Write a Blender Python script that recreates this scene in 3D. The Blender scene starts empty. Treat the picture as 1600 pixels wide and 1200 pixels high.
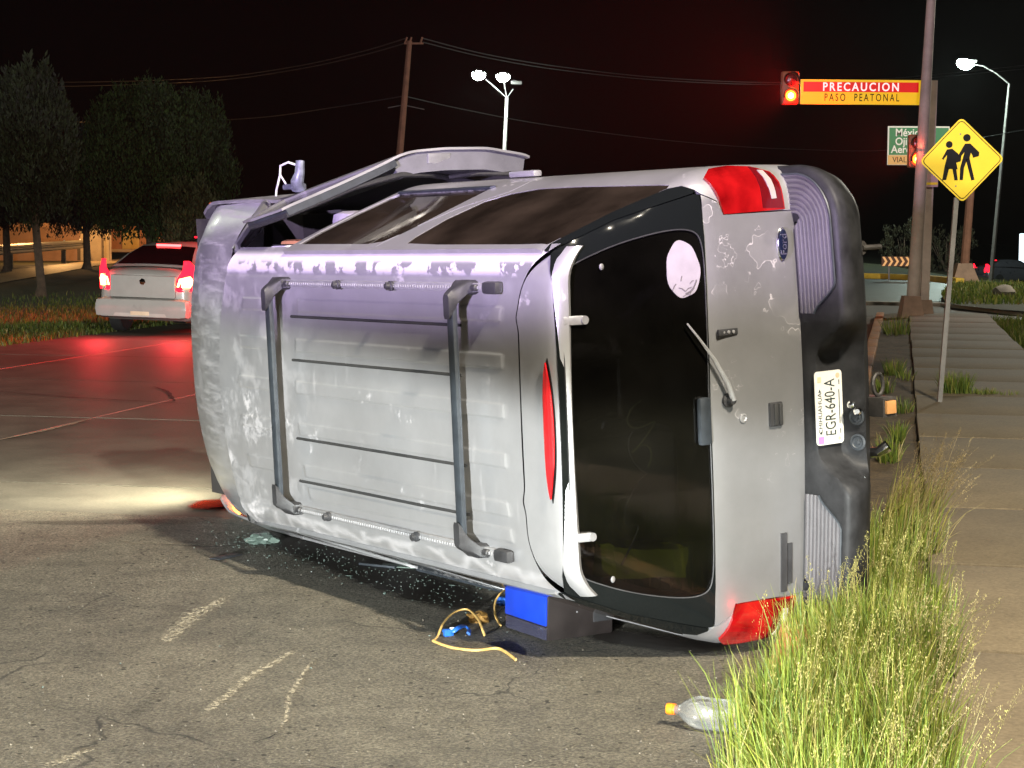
import bpy, bmesh, math, random
import numpy as np
from mathutils import Vector, Matrix, noise
from mathutils.geometry import delaunay_2d_cdt
R = math.radians
rng = random.Random(7)
C = bpy.context.scene.collection
scene = bpy.context.scene

# ------------------------------------------------------------------ camera, world, lights, exposure
CAM_H, PITCH, ROLL, FPX = 1.734, R(4.76), R(.274), 2899.
cam = bpy.data.cameras.new('camera'); cam_o = bpy.data.objects.new('camera', cam); C.objects.link(cam_o)
cam.sensor_fit = 'HORIZONTAL'; cam.sensor_width = 36; cam.lens = FPX / 1600 * 36
cam.clip_start = .1; cam.clip_end = 900
cam_o.matrix_world = Matrix.Translation((0, 0, CAM_H)) @ Matrix.Rotation(R(90) - PITCH, 4, 'X') @ Matrix.Rotation(ROLL, 4, 'Z')
scene.camera = cam_o

def ray(px, py):
    a, b = px - 800, py - 600
    cr, sr = math.cos(ROLL), math.sin(ROLL); x = a*cr + b*sr; y = -a*sr + b*cr
    c, s = math.cos(PITCH), math.sin(PITCH); u = -y / FPX
    return Vector((x / FPX, c + u*s, -s + u*c))
def at(px, py, Y):                      # point of the scene seen in the photo at a known distance
    d = ray(px, py); return Vector((0, 0, CAM_H)) + d * (Y / d.y)
def gnd(px, py, z=0):                   # point of the ground
    d = ray(px, py); return Vector((0, 0, CAM_H)) + d * ((z - CAM_H) / d.z)
def ns(n, s, z=0): return Vector((n*.9789 + s*.2045, -n*.2045 + s*.9789, z))   # street frame: n across, s along

world = bpy.data.worlds.new('World'); scene.world = world; world.use_nodes = True
wt = world.node_tree; wt.nodes.clear()
wo = wt.nodes.new('ShaderNodeOutputWorld'); wb = wt.nodes.new('ShaderNodeBackground')
sky = wt.nodes.new('ShaderNodeTexSky'); sky.sky_type = 'NISHITA'; sky.sun_disc = False
sky.sun_elevation = R(-5); sky.sun_rotation = R(60)
wt.links.new(sky.outputs[0], wb.inputs[0]); wb.inputs[1].default_value = .012
wt.links.new(wb.outputs[0], wo.inputs[0])
scene.view_settings.view_transform = 'Standard'; scene.view_settings.look = 'None'
scene.view_settings.exposure = 0.0; scene.view_settings.gamma = 1; scene.view_settings.use_curve_mapping = False
scene.cycles.max_bounces = 6; scene.cycles.volume_bounces = 0; scene.cycles.transparent_max_bounces = 12
scene.cycles.use_denoising = True
scene.cycles.sample_clamp_indirect = 4

def lamp(name, kind, loc, power, col, target=None, size=.1, angle=None, blend=.15, parent=None):
    d = bpy.data.lights.new(name, kind); d.energy = power; d.color = col
    if kind == 'AREA': d.shape = 'DISK'; d.size = size
    elif kind == 'SUN': d.angle = size
    else: d.shadow_soft_size = size
    if kind == 'SPOT': d.spot_size = R(angle); d.spot_blend = blend
    o = bpy.data.objects.new(name, d); C.objects.link(o); o.location = loc
    if target is not None: o.rotation_euler = (Vector(target) - Vector(loc)).to_track_quat('-Z', 'Y').to_euler()
    return o
# street lamp over the pavement behind the camera
lamp('street_light_behind', 'AREA', (3.7, -.4, 9.8), 4450, (1.0, .90, .73), (1.2, 8, 0), size=.6)
# unseen fill lamps added: left for the trees, right for the green sign
lamp('added_fill_left', 'POINT', (-27, 42, 9.5), 2800, (.92, 1.0, .80), size=.3)
lamp('added_fill_right', 'POINT', (18.5, 50, 9.5), 7500, (1.0, .95, .80), size=.3)
# white spots added low behind the camera; flat cut-off imitates strobe banding
lamp('white_band_spot', 'SPOT', (1.4, -8.0, .78), 4300, (.92, 1.0, .95), (1.4, -8.0 + 10, .78 - 14.9), size=.09, angle=116, blend=.03)
lamp('white_band_spot', 'SPOT', (-3.6, -4.5, .78), 25000, (.96, 1.0, .98), (-2.6, -4.5 + 10, .78 - 14.6), size=.09, angle=116, blend=.03)
# patrol car beacon on the left, lower edge set to imitate the strobe band
lamp('patrol_beacon', 'SPOT', (-6.2, -2.2, 1.75), 17500, (.75, .60, 1.0), (-6.2 + 4.6, -2.2 + 10, 1.75 + 19), size=.12, angle=125, blend=.03)

# ------------------------------------------------------------------ materials
def mat(name, col=(.5, .5, .5), rough=.5, metal=0., coat=0., spec=.5, emit=None, estr=1., var=0., vscale=6., bump=0., bscale=60., speck=0., sscale=120., dark=None):
    m = bpy.data.materials.new(name); m.use_nodes = True; nt = m.node_tree; N = nt.nodes; L = nt.links
    p = N['Principled BSDF']; p.inputs['Roughness'].default_value = rough; p.inputs['Metallic'].default_value = metal
    p.inputs['Coat Weight'].default_value = coat; p.inputs['Coat Roughness'].default_value = .08
    p.inputs['Specular IOR Level'].default_value = spec
    p.inputs['Base Color'].default_value = (*col, 1)
    if emit: p.inputs['Emission Color'].default_value = (*emit, 1); p.inputs['Emission Strength'].default_value = estr
    tc = N.new('ShaderNodeTexCoord')
    if var:
        n1 = N.new('ShaderNodeTexNoise'); n1.inputs['Scale'].default_value = vscale; n1.inputs['Detail'].default_value = 7; n1.inputs['Roughness'].default_value = .62
        L.new(tc.outputs['Object'], n1.inputs['Vector'])
        r = N.new('ShaderNodeValToRGB'); r.color_ramp.elements[0].position = .28; r.color_ramp.elements[1].position = .74
        d = dark or tuple(c * (1 - var) for c in col); b = tuple(min(1, c * (1 + var)) for c in col)
        r.color_ramp.elements[0].color = (*d, 1); r.color_ramp.elements[1].color = (*b, 1)
        L.new(n1.outputs['Fac'], r.inputs['Fac']); last = r.outputs['Color']
        if speck:
            n2 = N.new('ShaderNodeTexNoise'); n2.inputs['Scale'].default_value = sscale; n2.inputs['Detail'].default_value = 3
            L.new(tc.outputs['Object'], n2.inputs['Vector'])
            mr = N.new('ShaderNodeMapRange'); mr.inputs['From Min'].default_value = .3; mr.inputs['From Max'].default_value = .7
            mr.inputs['To Min'].default_value = 1 - speck; mr.inputs['To Max'].default_value = 1 + speck
            L.new(n2.outputs['Fac'], mr.inputs['Value'])
            mx = N.new('ShaderNodeVectorMath'); mx.operation = 'SCALE'; L.new(last, mx.inputs[0]); L.new(mr.outputs[0], mx.inputs['Scale']); last = mx.outputs[0]
        L.new(last, p.inputs['Base Color'])
        rr = N.new('ShaderNodeMapRange'); rr.inputs['To Min'].default_value = max(.02, rough - .1); rr.inputs['To Max'].default_value = min(1, rough + .1)
        L.new(n1.outputs['Fac'], rr.inputs['Value']); L.new(rr.outputs[0], p.inputs['Roughness'])
    if bump:
        n3 = N.new('ShaderNodeTexNoise'); n3.inputs['Scale'].default_value = bscale; n3.inputs['Detail'].default_value = 5
        L.new(tc.outputs['Object'], n3.inputs['Vector'])
        b = N.new('ShaderNodeBump'); b.inputs['Strength'].default_value = bump; b.inputs['Distance'].default_value = .01
        L.new(n3.outputs['Fac'], b.inputs['Height']); L.new(b.outputs[0], p.inputs['Normal'])
    return m
def glass_mat(name, tint=.2, rough=.03, col=None, ior=1.5):
    m = bpy.data.materials.new(name); m.use_nodes = True; nt = m.node_tree; nt.nodes.clear(); N = nt.nodes; L = nt.links
    o = N.new('ShaderNodeOutputMaterial'); t = N.new('ShaderNodeBsdfTransparent'); g = N.new('ShaderNodeBsdfGlossy')
    f = N.new('ShaderNodeFresnel'); f.inputs['IOR'].default_value = ior; mx = N.new('ShaderNodeMixShader')
    t.inputs[0].default_value = (*(col or (tint, tint, tint)), 1); g.inputs['Roughness'].default_value = rough
    tc = N.new('ShaderNodeTexCoord'); n = N.new('ShaderNodeTexNoise'); n.inputs['Scale'].default_value = 9; n.inputs['Detail'].default_value = 6
    L.new(tc.outputs['Object'], n.inputs['Vector'])
    mr = N.new('ShaderNodeMapRange'); mr.inputs['From Min'].default_value = .35; mr.inputs['From Max'].default_value = .8; mr.inputs['To Min'].default_value = rough; mr.inputs['To Max'].default_value = rough + .12
    L.new(n.outputs['Fac'], mr.inputs['Value']); L.new(mr.outputs[0], g.inputs['Roughness'])
    L.new(f.outputs[0], mx.inputs[0]); L.new(t.outputs[0], mx.inputs[1]); L.new(g.outputs[0], mx.inputs[2]); L.new(mx.outputs[0], o.inputs[0])
    return m
def emat(name, col, strength):
    return mat(name, tuple(c*.6 for c in col), .3, emit=col, estr=strength)

# ------------------------------------------------------------------ geometry collector
class G:
    def __init__(s): s.v = []; s.f = []; s.mi = []; s.m = 0
    def add(s, vs, fs):
        o = len(s.v); s.v += [tuple(v) for v in vs]; s.f += [tuple(i + o for i in f) for f in fs]; s.mi += [s.m]*len(fs); return s
    def box(s, c, size, M=None, taper=1.):
        x, y, z = [k/2 for k in size]; c = Vector(c)
        vs = [Vector((a*x*(taper if d > 0 else 1), b*y*(taper if d > 0 else 1), d*z)) for d in (-1, 1) for a, b in ((-1, -1), (1, -1), (1, 1), (-1, 1))]
        vs = [c + (M @ v if M else v) for v in vs]
        return s.add(vs, [(3, 2, 1, 0), (4, 5, 6, 7), (0, 1, 5, 4), (1, 2, 6, 5), (2, 3, 7, 6), (3, 0, 4, 7)])
    def bbox(s, c, size, b=.01, M=None):          # box with bevelled edges
        bm = bmesh.new(); bmesh.ops.create_cube(bm, size=1)
        for v in bm.verts: v.co = Vector((v.co.x*size[0], v.co.y*size[1], v.co.z*size[2]))
        bmesh.ops.bevel(bm, geom=bm.edges[:], offset=b, segments=2, profile=.6, affect='EDGES')
        bm.verts.index_update(); c = Vector(c)
        s.add([c + (M @ v.co if M else v.co) for v in bm.verts], [[v.index for v in f.verts] for f in bm.faces]); bm.free(); return s
    def tube(s, pts, r, n=8, cap=True, flat=1.):
        pts = [Vector(p) for p in pts]; rs = r if isinstance(r, (list, tuple)) else [r]*len(pts)
        vs = []; fs = []; up = None
        for i, p in enumerate(pts):
            d = (pts[min(i+1, len(pts)-1)] - pts[max(i-1, 0)]).normalized()
            if up is None: up = d.orthogonal().normalized()
            a = (up - d*up.dot(d))
            a = a.normalized() if a.length > 1e-6 else d.orthogonal().normalized(); up = a; b = d.cross(a)
            for k in range(n):
                t = 2*math.pi*k/n; vs.append(p + a*math.cos(t)*rs[i] + b*math.sin(t)*rs[i]*flat)
        for i in range(len(pts)-1):
            for k in range(n):
                k2 = (k+1) % n; fs.append((i*n+k, i*n+k2, (i+1)*n+k2, (i+1)*n+k))
        if cap: fs.append(tuple(range(n-1, -1, -1))); fs.append(tuple(range((len(pts)-1)*n, len(pts)*n)))
        return s.add(vs, fs)
    def lathe(s, prof, c, axis, n=24, M=None):    # prof: (along, radius)
        c = Vector(c); ax = Vector(axis).normalized(); a = ax.orthogonal().normalized(); b = ax.cross(a)
        vs = []; fs = []
        for t, r in prof:
            for k in range(n):
                q = 2*math.pi*k/n; vs.append(c + ax*t + (a*math.cos(q) + b*math.sin(q))*r)
        for i in range(len(prof)-1):
            for k in range(n):
                k2 = (k+1) % n; fs.append((i*n+k, i*n+k2, (i+1)*n+k2, (i+1)*n+k))
        fs.append(tuple(range(n-1, -1, -1))); fs.append(tuple(range((len(prof)-1)*n, len(prof)*n)))
        return s.add(vs, fs)
    def grid(s, fn, us, vs_, flip=False):
        vs = [fn(u, v) for u in us for v in vs_]; m = len(vs_)
        fs = [(i*m+j, i*m+j+1, (i+1)*m+j+1, (i+1)*m+j) for i in range(len(us)-1) for j in range(m-1)]
        if flip: fs = [f[::-1] for f in fs]
        return s.add(vs, fs)
    def prism(s, poly, z0, z1, M=None):           # polygon in a plane, given thickness
        n = len(poly); M = M or Matrix.Identity(4)
        vs = [M @ Vector((x, y, z0)) for x, y in poly] + [M @ Vector((x, y, z1)) for x, y in poly]
        return s.add(vs, [tuple(range(n-1, -1, -1)), tuple(range(n, 2*n))] + [(i, (i+1) % n, (i+1) % n + n, i+n) for i in range(n)])
    def build(s, name, m, parent=None, smooth=35, off=None):
        me = bpy.data.meshes.new(name); me.from_pydata(s.v, [], s.f); me.validate(clean_customdata=False)
        ms = m if isinstance(m, (list, tuple)) else [m]
        for k in ms: me.materials.append(k)
        if len(ms) > 1 and len(me.polygons) == len(s.mi): me.polygons.foreach_set('material_index', s.mi)
        if smooth:
            me.polygons.foreach_set('use_smooth', [True]*len(me.polygons)); me.set_sharp_from_angle(angle=R(smooth))
        me.update()
        o = bpy.data.objects.new(name, me); C.objects.link(o)
        if parent: o.parent = parent
        if off is not None: o.location = off
        return o
def tag(o, label=None, cat=None, group=None, kind=None):
    if label: o['label'] = label
    if cat: o['category'] = cat
    if group: o['group'] = group
    if kind: o['kind'] = kind
    return o
def empty(name, loc=(0, 0, 0), label=None, cat=None, group=None, rot=None):
    o = bpy.data.objects.new(name, None); C.objects.link(o); o.location = loc; o.empty_display_size = .3
    if rot is not None: o.rotation_euler = rot
    return tag(o, label, cat, group)
def kids(o): return [c for c in bpy.data.objects if c.parent == o]
def copy_tree(o, parent=None):
    c = o.copy(); C.objects.link(c)
    if parent: c.parent = parent
    for ch in kids(o): copy_tree(ch, c)
    return c
def text_mesh(txt, size, depth=.002, bold=0., align='CENTER', sx=1., space=1.):
    cu = bpy.data.curves.new('lettering', 'FONT'); cu.body = txt; cu.size = size; cu.extrude = depth; cu.offset = bold
    cu.align_x = align; cu.align_y = 'CENTER'; cu.space_character = space; cu.resolution_u = 3
    o = bpy.data.objects.new('lettering', cu); C.objects.link(o); bpy.context.view_layer.update()
    me = bpy.data.meshes.new_from_object(o.evaluated_get(bpy.context.evaluated_depsgraph_get()))
    bpy.data.objects.remove(o); bpy.data.curves.remove(cu)
    if sx != 1.:
        for v in me.vertices: v.co.x *= sx
    return me
def lettering(txt, M, size, m, parent, name='lettering', **k):
    me = text_mesh(txt, size, **k); me.transform(M); me.materials.append(m)
    o = bpy.data.objects.new(name, me); C.objects.link(o); o.parent = parent
    return o
def frame(o, x, z):                              # matrix with local X, and Z (the face normal)
    x = Vector(x).normalized(); z = Vector(z).normalized(); y = z.cross(x).normalized(); x = y.cross(z)
    return Matrix(((x.x, y.x, z.x, o[0]), (x.y, y.y, z.y, o[1]), (x.z, y.z, z.z, o[2]), (0, 0, 0, 1)))
def inpoly(x, y, P):
    c = False; j = len(P) - 1
    for i in range(len(P)):
        if (P[i][1] > y) != (P[j][1] > y) and x < (P[j][0]-P[i][0])*(y-P[i][1])/(P[j][1]-P[i][1])+P[i][0]: c = not c
        j = i
    return c
def dense(P, d):
    o = []
    for i in range(len(P)):
        a, b = P[i], P[(i+1) % len(P)]; n = max(1, int(math.hypot(b[0]-a[0], b[1]-a[1])/d))
        o += [(a[0]+(b[0]-a[0])*k/n, a[1]+(b[1]-a[1])*k/n) for k in range(n)]
    return o
def rounded(P, k=2):                             # Chaikin corner cutting
    for _ in range(k):
        Q = []
        for i in range(len(P)):
            a, b = P[i], P[(i+1) % len(P)]
            Q += [(a[0]*.75+b[0]*.25, a[1]*.75+b[1]*.25), (a[0]*.25+b[0]*.75, a[1]*.25+b[1]*.75)]
        P = Q
    return P
def patch(g, fn, outer, holes=(), step=.06, thick=.006, lift=0., flip=False):
    """sheet of curved panel: polygon in surface coordinates, mapped by fn, given thickness along its normal"""
    loops = [dense(outer, step*.6)] + [dense(h, step*.6) for h in holes]
    pts = []; ed = []
    for Lp in loops:
        o = len(pts); pts += Lp; ed += [(o+i, o+(i+1) % len(Lp)) for i in range(len(Lp))]
    nb = len(pts)
    xs = [p[0] for p in loops[0]]; ys = [p[1] for p in loops[0]]
    bpts = np.array(pts)
    for x in np.arange(min(xs)+step/2, max(xs), step):
        for y in np.arange(min(ys)+step/2, max(ys), step):
            if inpoly(x, y, loops[0]) and not any(inpoly(x, y, h) for h in loops[1:]):
                if np.min(np.abs(bpts-(x, y)).sum(1)) > step*.35: pts.append((x, y))
    r = delaunay_2d_cdt([Vector(p) for p in pts], ed, [], 0, 1e-7)
    V = [(v.x, v.y) for v in r[0]]; F = []
    for f in r[2]:
        cx = sum(V[i][0] for i in f)/len(f); cy = sum(V[i][1] for i in f)/len(f)
        if inpoly(cx, cy, loops[0]) and not any(inpoly(cx, cy, h) for h in loops[1:]): F.append(tuple(f))
    e = 1e-3; T = []; B = []
    for x, y in V:
        p = Vector(fn(x, y)); n = (Vector(fn(x+e, y))-Vector(fn(x-e, y))).cross(Vector(fn(x, y+e))-Vector(fn(x, y-e)))
        n = n.normalized() if n.length > 0 else Vector((0, 0, 1))
        if flip: n = -n
        T.append(p + n*lift); B.append(p + n*(lift-thick))
    if flip: F = [f[::-1] for f in F]
    k = len(V); cnt = {}
    for f in F:
        for i in range(len(f)):
            a, b = f[i], f[(i+1) % len(f)]; cnt[(a, b)] = 1
    side = [(a, b) for (a, b) in cnt if (b, a) not in cnt]
    g.add(T + B, F + [tuple(i+k for i in f[::-1]) for f in F] + [(b, a, a+k, b+k) for a, b in side])
    return g

# ------------------------------------------------------------------ car paint with peeling clear coat
def paint(name, base=(.40, .40, .41), mode='plain'):
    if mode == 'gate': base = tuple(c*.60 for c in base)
    m = mat(name, base, .36, .6, coat=.3); nt = m.node_tree; N = nt.nodes; L = nt.links; p = N['Principled BSDF']
    tc = N.new('ShaderNodeTexCoord'); sp = N.new('ShaderNodeSeparateXYZ'); L.new(tc.outputs['Object'], sp.inputs[0])
    def math_(op, a, b=None, c=None):
        n = N.new('ShaderNodeMath'); n.operation = op
        for i, v in enumerate((a, b, c)):
            if v is None: continue
            if isinstance(v, (int, float)): n.inputs[i].default_value = v
            else: L.new(v, n.inputs[i])
        return n.outputs[0]
    def ns_(scale, detail=6, rough=.6, vec=None):
        n = N.new('ShaderNodeTexNoise'); n.inputs['Scale'].default_value = scale; n.inputs['Detail'].default_value = detail; n.inputs['Roughness'].default_value = rough
        L.new(vec or tc.outputs['Object'], n.inputs['Vector']); return n.outputs['Fac']
    def step(v, a, b):
        n = N.new('ShaderNodeMapRange'); n.interpolation_type = 'SMOOTHSTEP'; n.inputs['From Min'].default_value = a; n.inputs['From Max'].default_value = b
        L.new(v, n.inputs['Value']); return n.outputs[0]
    w, l, h = sp.outputs[2], sp.outputs[0], sp.outputs[1]
    dust = ns_(2.3, 8, .65)
    chalk = None; rim = None
    if mode == 'roof':
        n1 = ns_(5.5, 9, .72); n2 = ns_(3.1, 8, .7)
        # strip along the right gutter: chalky with dark islands left in it
        b1 = math_('MULTIPLY', step(w, .565, .60), math_('SUBTRACT', 1, step(w, .655, .685)))
        isl = step(ns_(9, 7, .6), .50, .53)
        strip = math_('MULTIPLY', b1, math_('SUBTRACT', 1, math_('MULTIPLY', isl, math_('SUBTRACT', 1, step(w, .622, .645)))))
        # strip along the left gutter: grey ovals, each with a pale rim
        vo = N.new('ShaderNodeTexVoronoi'); vo.feature = 'DISTANCE_TO_EDGE'; vo.inputs['Scale'].default_value = 1; vo.inputs['Randomness'].default_value = .75
        mp = N.new('ShaderNodeMapping'); mp.inputs['Scale'].default_value = (4.6, .01, 7.0)
        wv = N.new('ShaderNodeVectorMath'); wv.operation = 'ADD'; nv = N.new('ShaderNodeTexNoise'); nv.inputs['Scale'].default_value = 6
        L.new(tc.outputs['Object'], nv.inputs['Vector']); sc = N.new('ShaderNodeVectorMath'); sc.operation = 'SCALE'; sc.inputs['Scale'].default_value = .09
        L.new(nv.outputs['Color'], sc.inputs[0]); L.new(tc.outputs['Object'], wv.inputs[0]); L.new(sc.outputs[0], wv.inputs[1])
        L.new(wv.outputs[0], mp.inputs['Vector']); L.new(mp.outputs[0], vo.inputs['Vector'])
        edge = math_('SUBTRACT', 1, step(vo.outputs['Distance'], .0, .20))
        b2 = math_('SUBTRACT', 1, step(w, -.605, -.588))
        ovals = math_('MULTIPLY', math_('MULTIPLY', b2, edge), .36)
        front = math_('MULTIPLY', step(l, 1.9, 2.7), step(n1, .50, .60))
        mid = math_('MULTIPLY', step(n2, .60, .64), step(ns_(22, 6, .7), .40, .50))
        # run marks streaming across the panel, bare of clear coat
        ms = N.new('ShaderNodeMapping'); ms.inputs['Scale'].default_value = (16, 1, 2.2); L.new(tc.outputs['Object'], ms.inputs['Vector'])
        strk = math_('MULTIPLY', step(ns_(1.0, 8, .7, ms.outputs[0]), .60, .72), .25)
        chalk = math_('MINIMUM', 1, math_('ADD', math_('ADD', math_('ADD', strip, ovals), math_('MULTIPLY', front, .26)), math_('ADD', math_('MULTIPLY', mid, .45), strk)))
    elif mode == 'gate':
        n1 = ns_(5.2, 3, .5); n2 = ns_(13, 3, .5); sel = step(ns_(2.2, 2), .49, .52)
        r1 = math_('SUBTRACT', 1, step(math_('ABSOLUTE', math_('SUBTRACT', n1, .60)), .001, .006))
        r2 = math_('SUBTRACT', 1, step(math_('ABSOLUTE', math_('SUBTRACT', n2, .635)), .001, .007))
        rim = math_('MULTIPLY', math_('MAXIMUM', r1, math_('MULTIPLY', r2, step(w, -.9, .5))), sel)
        chalk = math_('MAXIMUM', math_('MULTIPLY', rim, .55), math_('MULTIPLY', step(ns_(30, 4), .71, .73), .2))
        pch = math_('MULTIPLY', math_('MULTIPLY', step(n1, .60, .61), sel), .07)
        chalk = math_('MAXIMUM', chalk, pch)
    elif mode == 'hood':
        ms = N.new('ShaderNodeMapping'); ms.inputs['Scale'].default_value = (3, 2, 22); L.new(tc.outputs['Object'], ms.inputs['Vector'])
        chalk = math_('MAXIMUM', math_('MULTIPLY', step(ns_(1.0, 8, .65, ms.outputs[0]), .45, .70), .5), math_('MULTIPLY', step(ns_(4, 8, .7), .5, .66), .3))
    else:
        chalk = math_('MULTIPLY', step(ns_(5, 9, .7), .62, .68), .5)
    cr = N.new('ShaderNodeMixRGB'); cr.inputs[1].default_value = (*base, 1); cr.inputs[2].default_value = (.50, .475, .48, 1); L.new(chalk, cr.inputs[0])
    d2 = N.new('ShaderNodeMixRGB'); d2.blend_type = 'MULTIPLY'; d2.inputs[0].default_value = 1
    rp = N.new('ShaderNodeValToRGB'); rp.color_ramp.elements[0].position = .3; rp.color_ramp.elements[0].color = (.87, .865, .86, 1); rp.color_ramp.elements[1].position = .7; rp.color_ramp.elements[1].color = (1.08, 1.08, 1.08, 1)
    L.new(dust, rp.inputs[0]); L.new(cr.outputs[0], d2.inputs[1]); L.new(rp.outputs[0], d2.inputs[2]); L.new(d2.outputs[0], p.inputs['Base Color'])
    L.new(math_('SUBTRACT', .58, math_('MULTIPLY', chalk, .5)), p.inputs['Metallic'])
    L.new(math_('MULTIPLY', .35, math_('SUBTRACT', 1, chalk)), p.inputs['Coat Weight'])
    L.new(math_('ADD', math_('MULTIPLY', chalk, .4), math_('ADD', .30, math_('MULTIPLY', dust, .12))), p.inputs['Roughness'])
    b = N.new('ShaderNodeBump'); b.inputs['Strength'].default_value = .12; b.inputs['Distance'].default_value = .01
    L.new(math_('ADD', ns_(3.5, 3), math_('MULTIPLY', chalk, .06)), b.inputs['Height']); L.new(b.outputs[0], p.inputs['Normal'])
    return m
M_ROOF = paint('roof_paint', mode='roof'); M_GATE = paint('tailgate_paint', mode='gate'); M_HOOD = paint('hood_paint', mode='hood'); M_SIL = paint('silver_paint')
M_GLOSS = mat('gloss_black', (.005, .006, .006), .055, spec=.22, var=0)
M_PLAS = mat('black_plastic', (.025, .025, .027), .5, var=.35, vscale=14, bump=.15, bscale=220)
M_PAD = mat('grey_step_plastic', (.062, .058, .062), .6, var=.25, vscale=9, bump=.2, bscale=180)
M_VAL = mat('dark_valance', (.055, .055, .058), .42, var=.4, vscale=8, bump=.15, bscale=120)
M_RUB = mat('rubber', (.018, .018, .018), .75, var=.3, vscale=20, bump=.3, bscale=90)
M_BAR = mat('rack_bar', (.022, .027, .033), .5, .0, var=.35, vscale=20)
M_ALU = mat('aluminium', (.36, .36, .37), .42, .6, var=.15, vscale=25)
M_CHR = mat('chrome', (.75, .76, .78), .12, 1., var=.08, vscale=18)
M_DGL = glass_mat('tinted_glass', .035, .02)
M_RGL = glass_mat('rear_tinted_glass', .32, .015)
M_CGL = glass_mat('clear_glass', .6, .02)
for _m, _k, _c in ((M_DGL, .045, (.30, .22, .16)), (M_RGL, .005, (.30, .27, .22))):      # film of road dust on the glass
    _n = _m.node_tree; _o = [k for k in _n.nodes if k.bl_idname == 'ShaderNodeOutputMaterial'][0]; _s = _o.inputs[0].links[0].from_socket
    _d = _n.nodes.new('ShaderNodeBsdfDiffuse'); _d.inputs[0].default_value = (*_c, 1); _x = _n.nodes.new('ShaderNodeMixShader'); _t = _n.nodes.new('ShaderNodeTexNoise'); _t.inputs['Scale'].default_value = 3.5; _t.inputs['Detail'].default_value = 8
    _tc = _n.nodes.new('ShaderNodeTexCoord'); _n.links.new(_tc.outputs['Object'], _t.inputs['Vector']); _r = _n.nodes.new('ShaderNodeMapRange'); _r.inputs['From Min'].default_value = .3; _r.inputs['From Max'].default_value = .75; _r.inputs['To Min'].default_value = _k*.4; _r.inputs['To Max'].default_value = _k*1.8
    _n.links.new(_t.outputs['Fac'], _r.inputs['Value']); _n.links.new(_r.outputs[0], _x.inputs[0]); _n.links.new(_s, _x.inputs[1]); _n.links.new(_d.outputs[0], _x.inputs[2]); _n.links.new(_x.outputs[0], _o.inputs[0])
M_INT = mat('dark_trim', (.035, .032, .03), .7, var=.3, vscale=9)
M_GREY = mat('grey_trim', (.10, .10, .115), .6, var=.2, vscale=7, bump=.1, bscale=90)
M_SEAT = mat('grey_leather', (.16, .15, .16), .5, var=.25, vscale=8, bump=.2, bscale=50)
M_TAN = mat('tan_trim', (.42, .20, .09), .55, var=.25, vscale=8)
M_WHT = mat('white_plastic', (.62, .61, .64), .5, var=.12, vscale=12)
M_UND = mat('underbody_metal', (.045, .040, .036), .6, .3, var=.5, vscale=6, bump=.3, bscale=30)
def lens_mat(name, col, e):
    m = mat(name, col, .12, coat=.8, emit=(1, .02, .02), estr=e, var=.35, vscale=7)
    nt = m.node_tree; N = nt.nodes; L = nt.links; p = N['Principled BSDF']
    tc = N.new('ShaderNodeTexCoord'); n = N.new('ShaderNodeTexWave'); n.inputs['Scale'].default_value = 22; n.inputs['Distortion'].default_value = .6
    L.new(tc.outputs['Object'], n.inputs['Vector']); b = N.new('ShaderNodeBump'); b.inputs['Strength'].default_value = .25; b.inputs['Distance'].default_value = .004
    L.new(n.outputs['Fac'], b.inputs['Height']); L.new(b.outputs[0], p.inputs['Normal'])
    n2 = N.new('ShaderNodeTexNoise'); n2.inputs['Scale'].default_value = 9
    L.new(tc.outputs['Object'], n2.inputs['Vector']); mr = N.new('ShaderNodeMapRange'); mr.inputs['From Min'].default_value = .3; mr.inputs['From Max'].default_value = .7; mr.inputs['To Min'].default_value = e*.1; mr.inputs['To Max'].default_value = e*3
    L.new(n2.outputs['Fac'], mr.inputs['Value']); L.new(mr.outputs[0], p.inputs['Emission Strength'])
    return m
M_TAIL = lens_mat('tail_lens', (.13, .0012, .002), .16)
M_BRK = lens_mat('brake_lens', (.48, .010, .014), .10)
_hh=np.linspace(.3,1.95,331)
def _tab(xs,ys,sig):
    v=np.interp(_hh,xs,ys); n=int(sig/.005*3); k=np.exp(-.5*(np.arange(-n,n+1)*.005/sig)**2); k/=k.sum()
    return np.convolve(np.pad(v,n,mode='edge'),k,'valid')
_W=_tab([.3,.45,.7,.95,1.12,1.2,1.26,1.8,1.86,1.95],[.885,.94,.975,.98,.973,.957,.932,.706,.675,.62],.022)
_L0=_tab([.3,.8,1.25,1.86,1.95],[.05,.08,.118,.335,.37],.03)
_R=_tab([.3,1.1,1.35,1.95],[.15,.14,.10,.08],.05)
def WH(h): return float(np.interp(h,_hh,_W))
def L0(h): return float(np.interp(h,_hh,_L0))
def RR(h): return float(np.interp(h,_hh,_R))
def taper(l):
    t=1-.035*max(0,(l-2.6)/2.6)**2
    if l>4.75: t-=.22*((l-4.75)/.45)**2.2
    return t
def S(s,h):
    W,r,l0=WH(h),RR(h),L0(h); a=abs(s); sg=1 if s>=0 else -1; fl=W-r
    crown=.035
    if a<=fl: l,w=l0+crown*(a/fl)**2,a
    elif a<=fl+r*math.pi/2:
        t=(a-fl)/r; l,w=l0+crown+r*(1-math.cos(t)),fl+r*math.sin(t)
    else:
        l=l0+crown+r+(a-fl-r*math.pi/2); w=W*taper(l)
    return np.array([l,h,sg*w])
def s_of(l,h,sg=1):
    W,r,l0=WH(h),RR(h),L0(h)
    return sg*((W-r)+r*math.pi/2+l-l0-.035-r)

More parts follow.
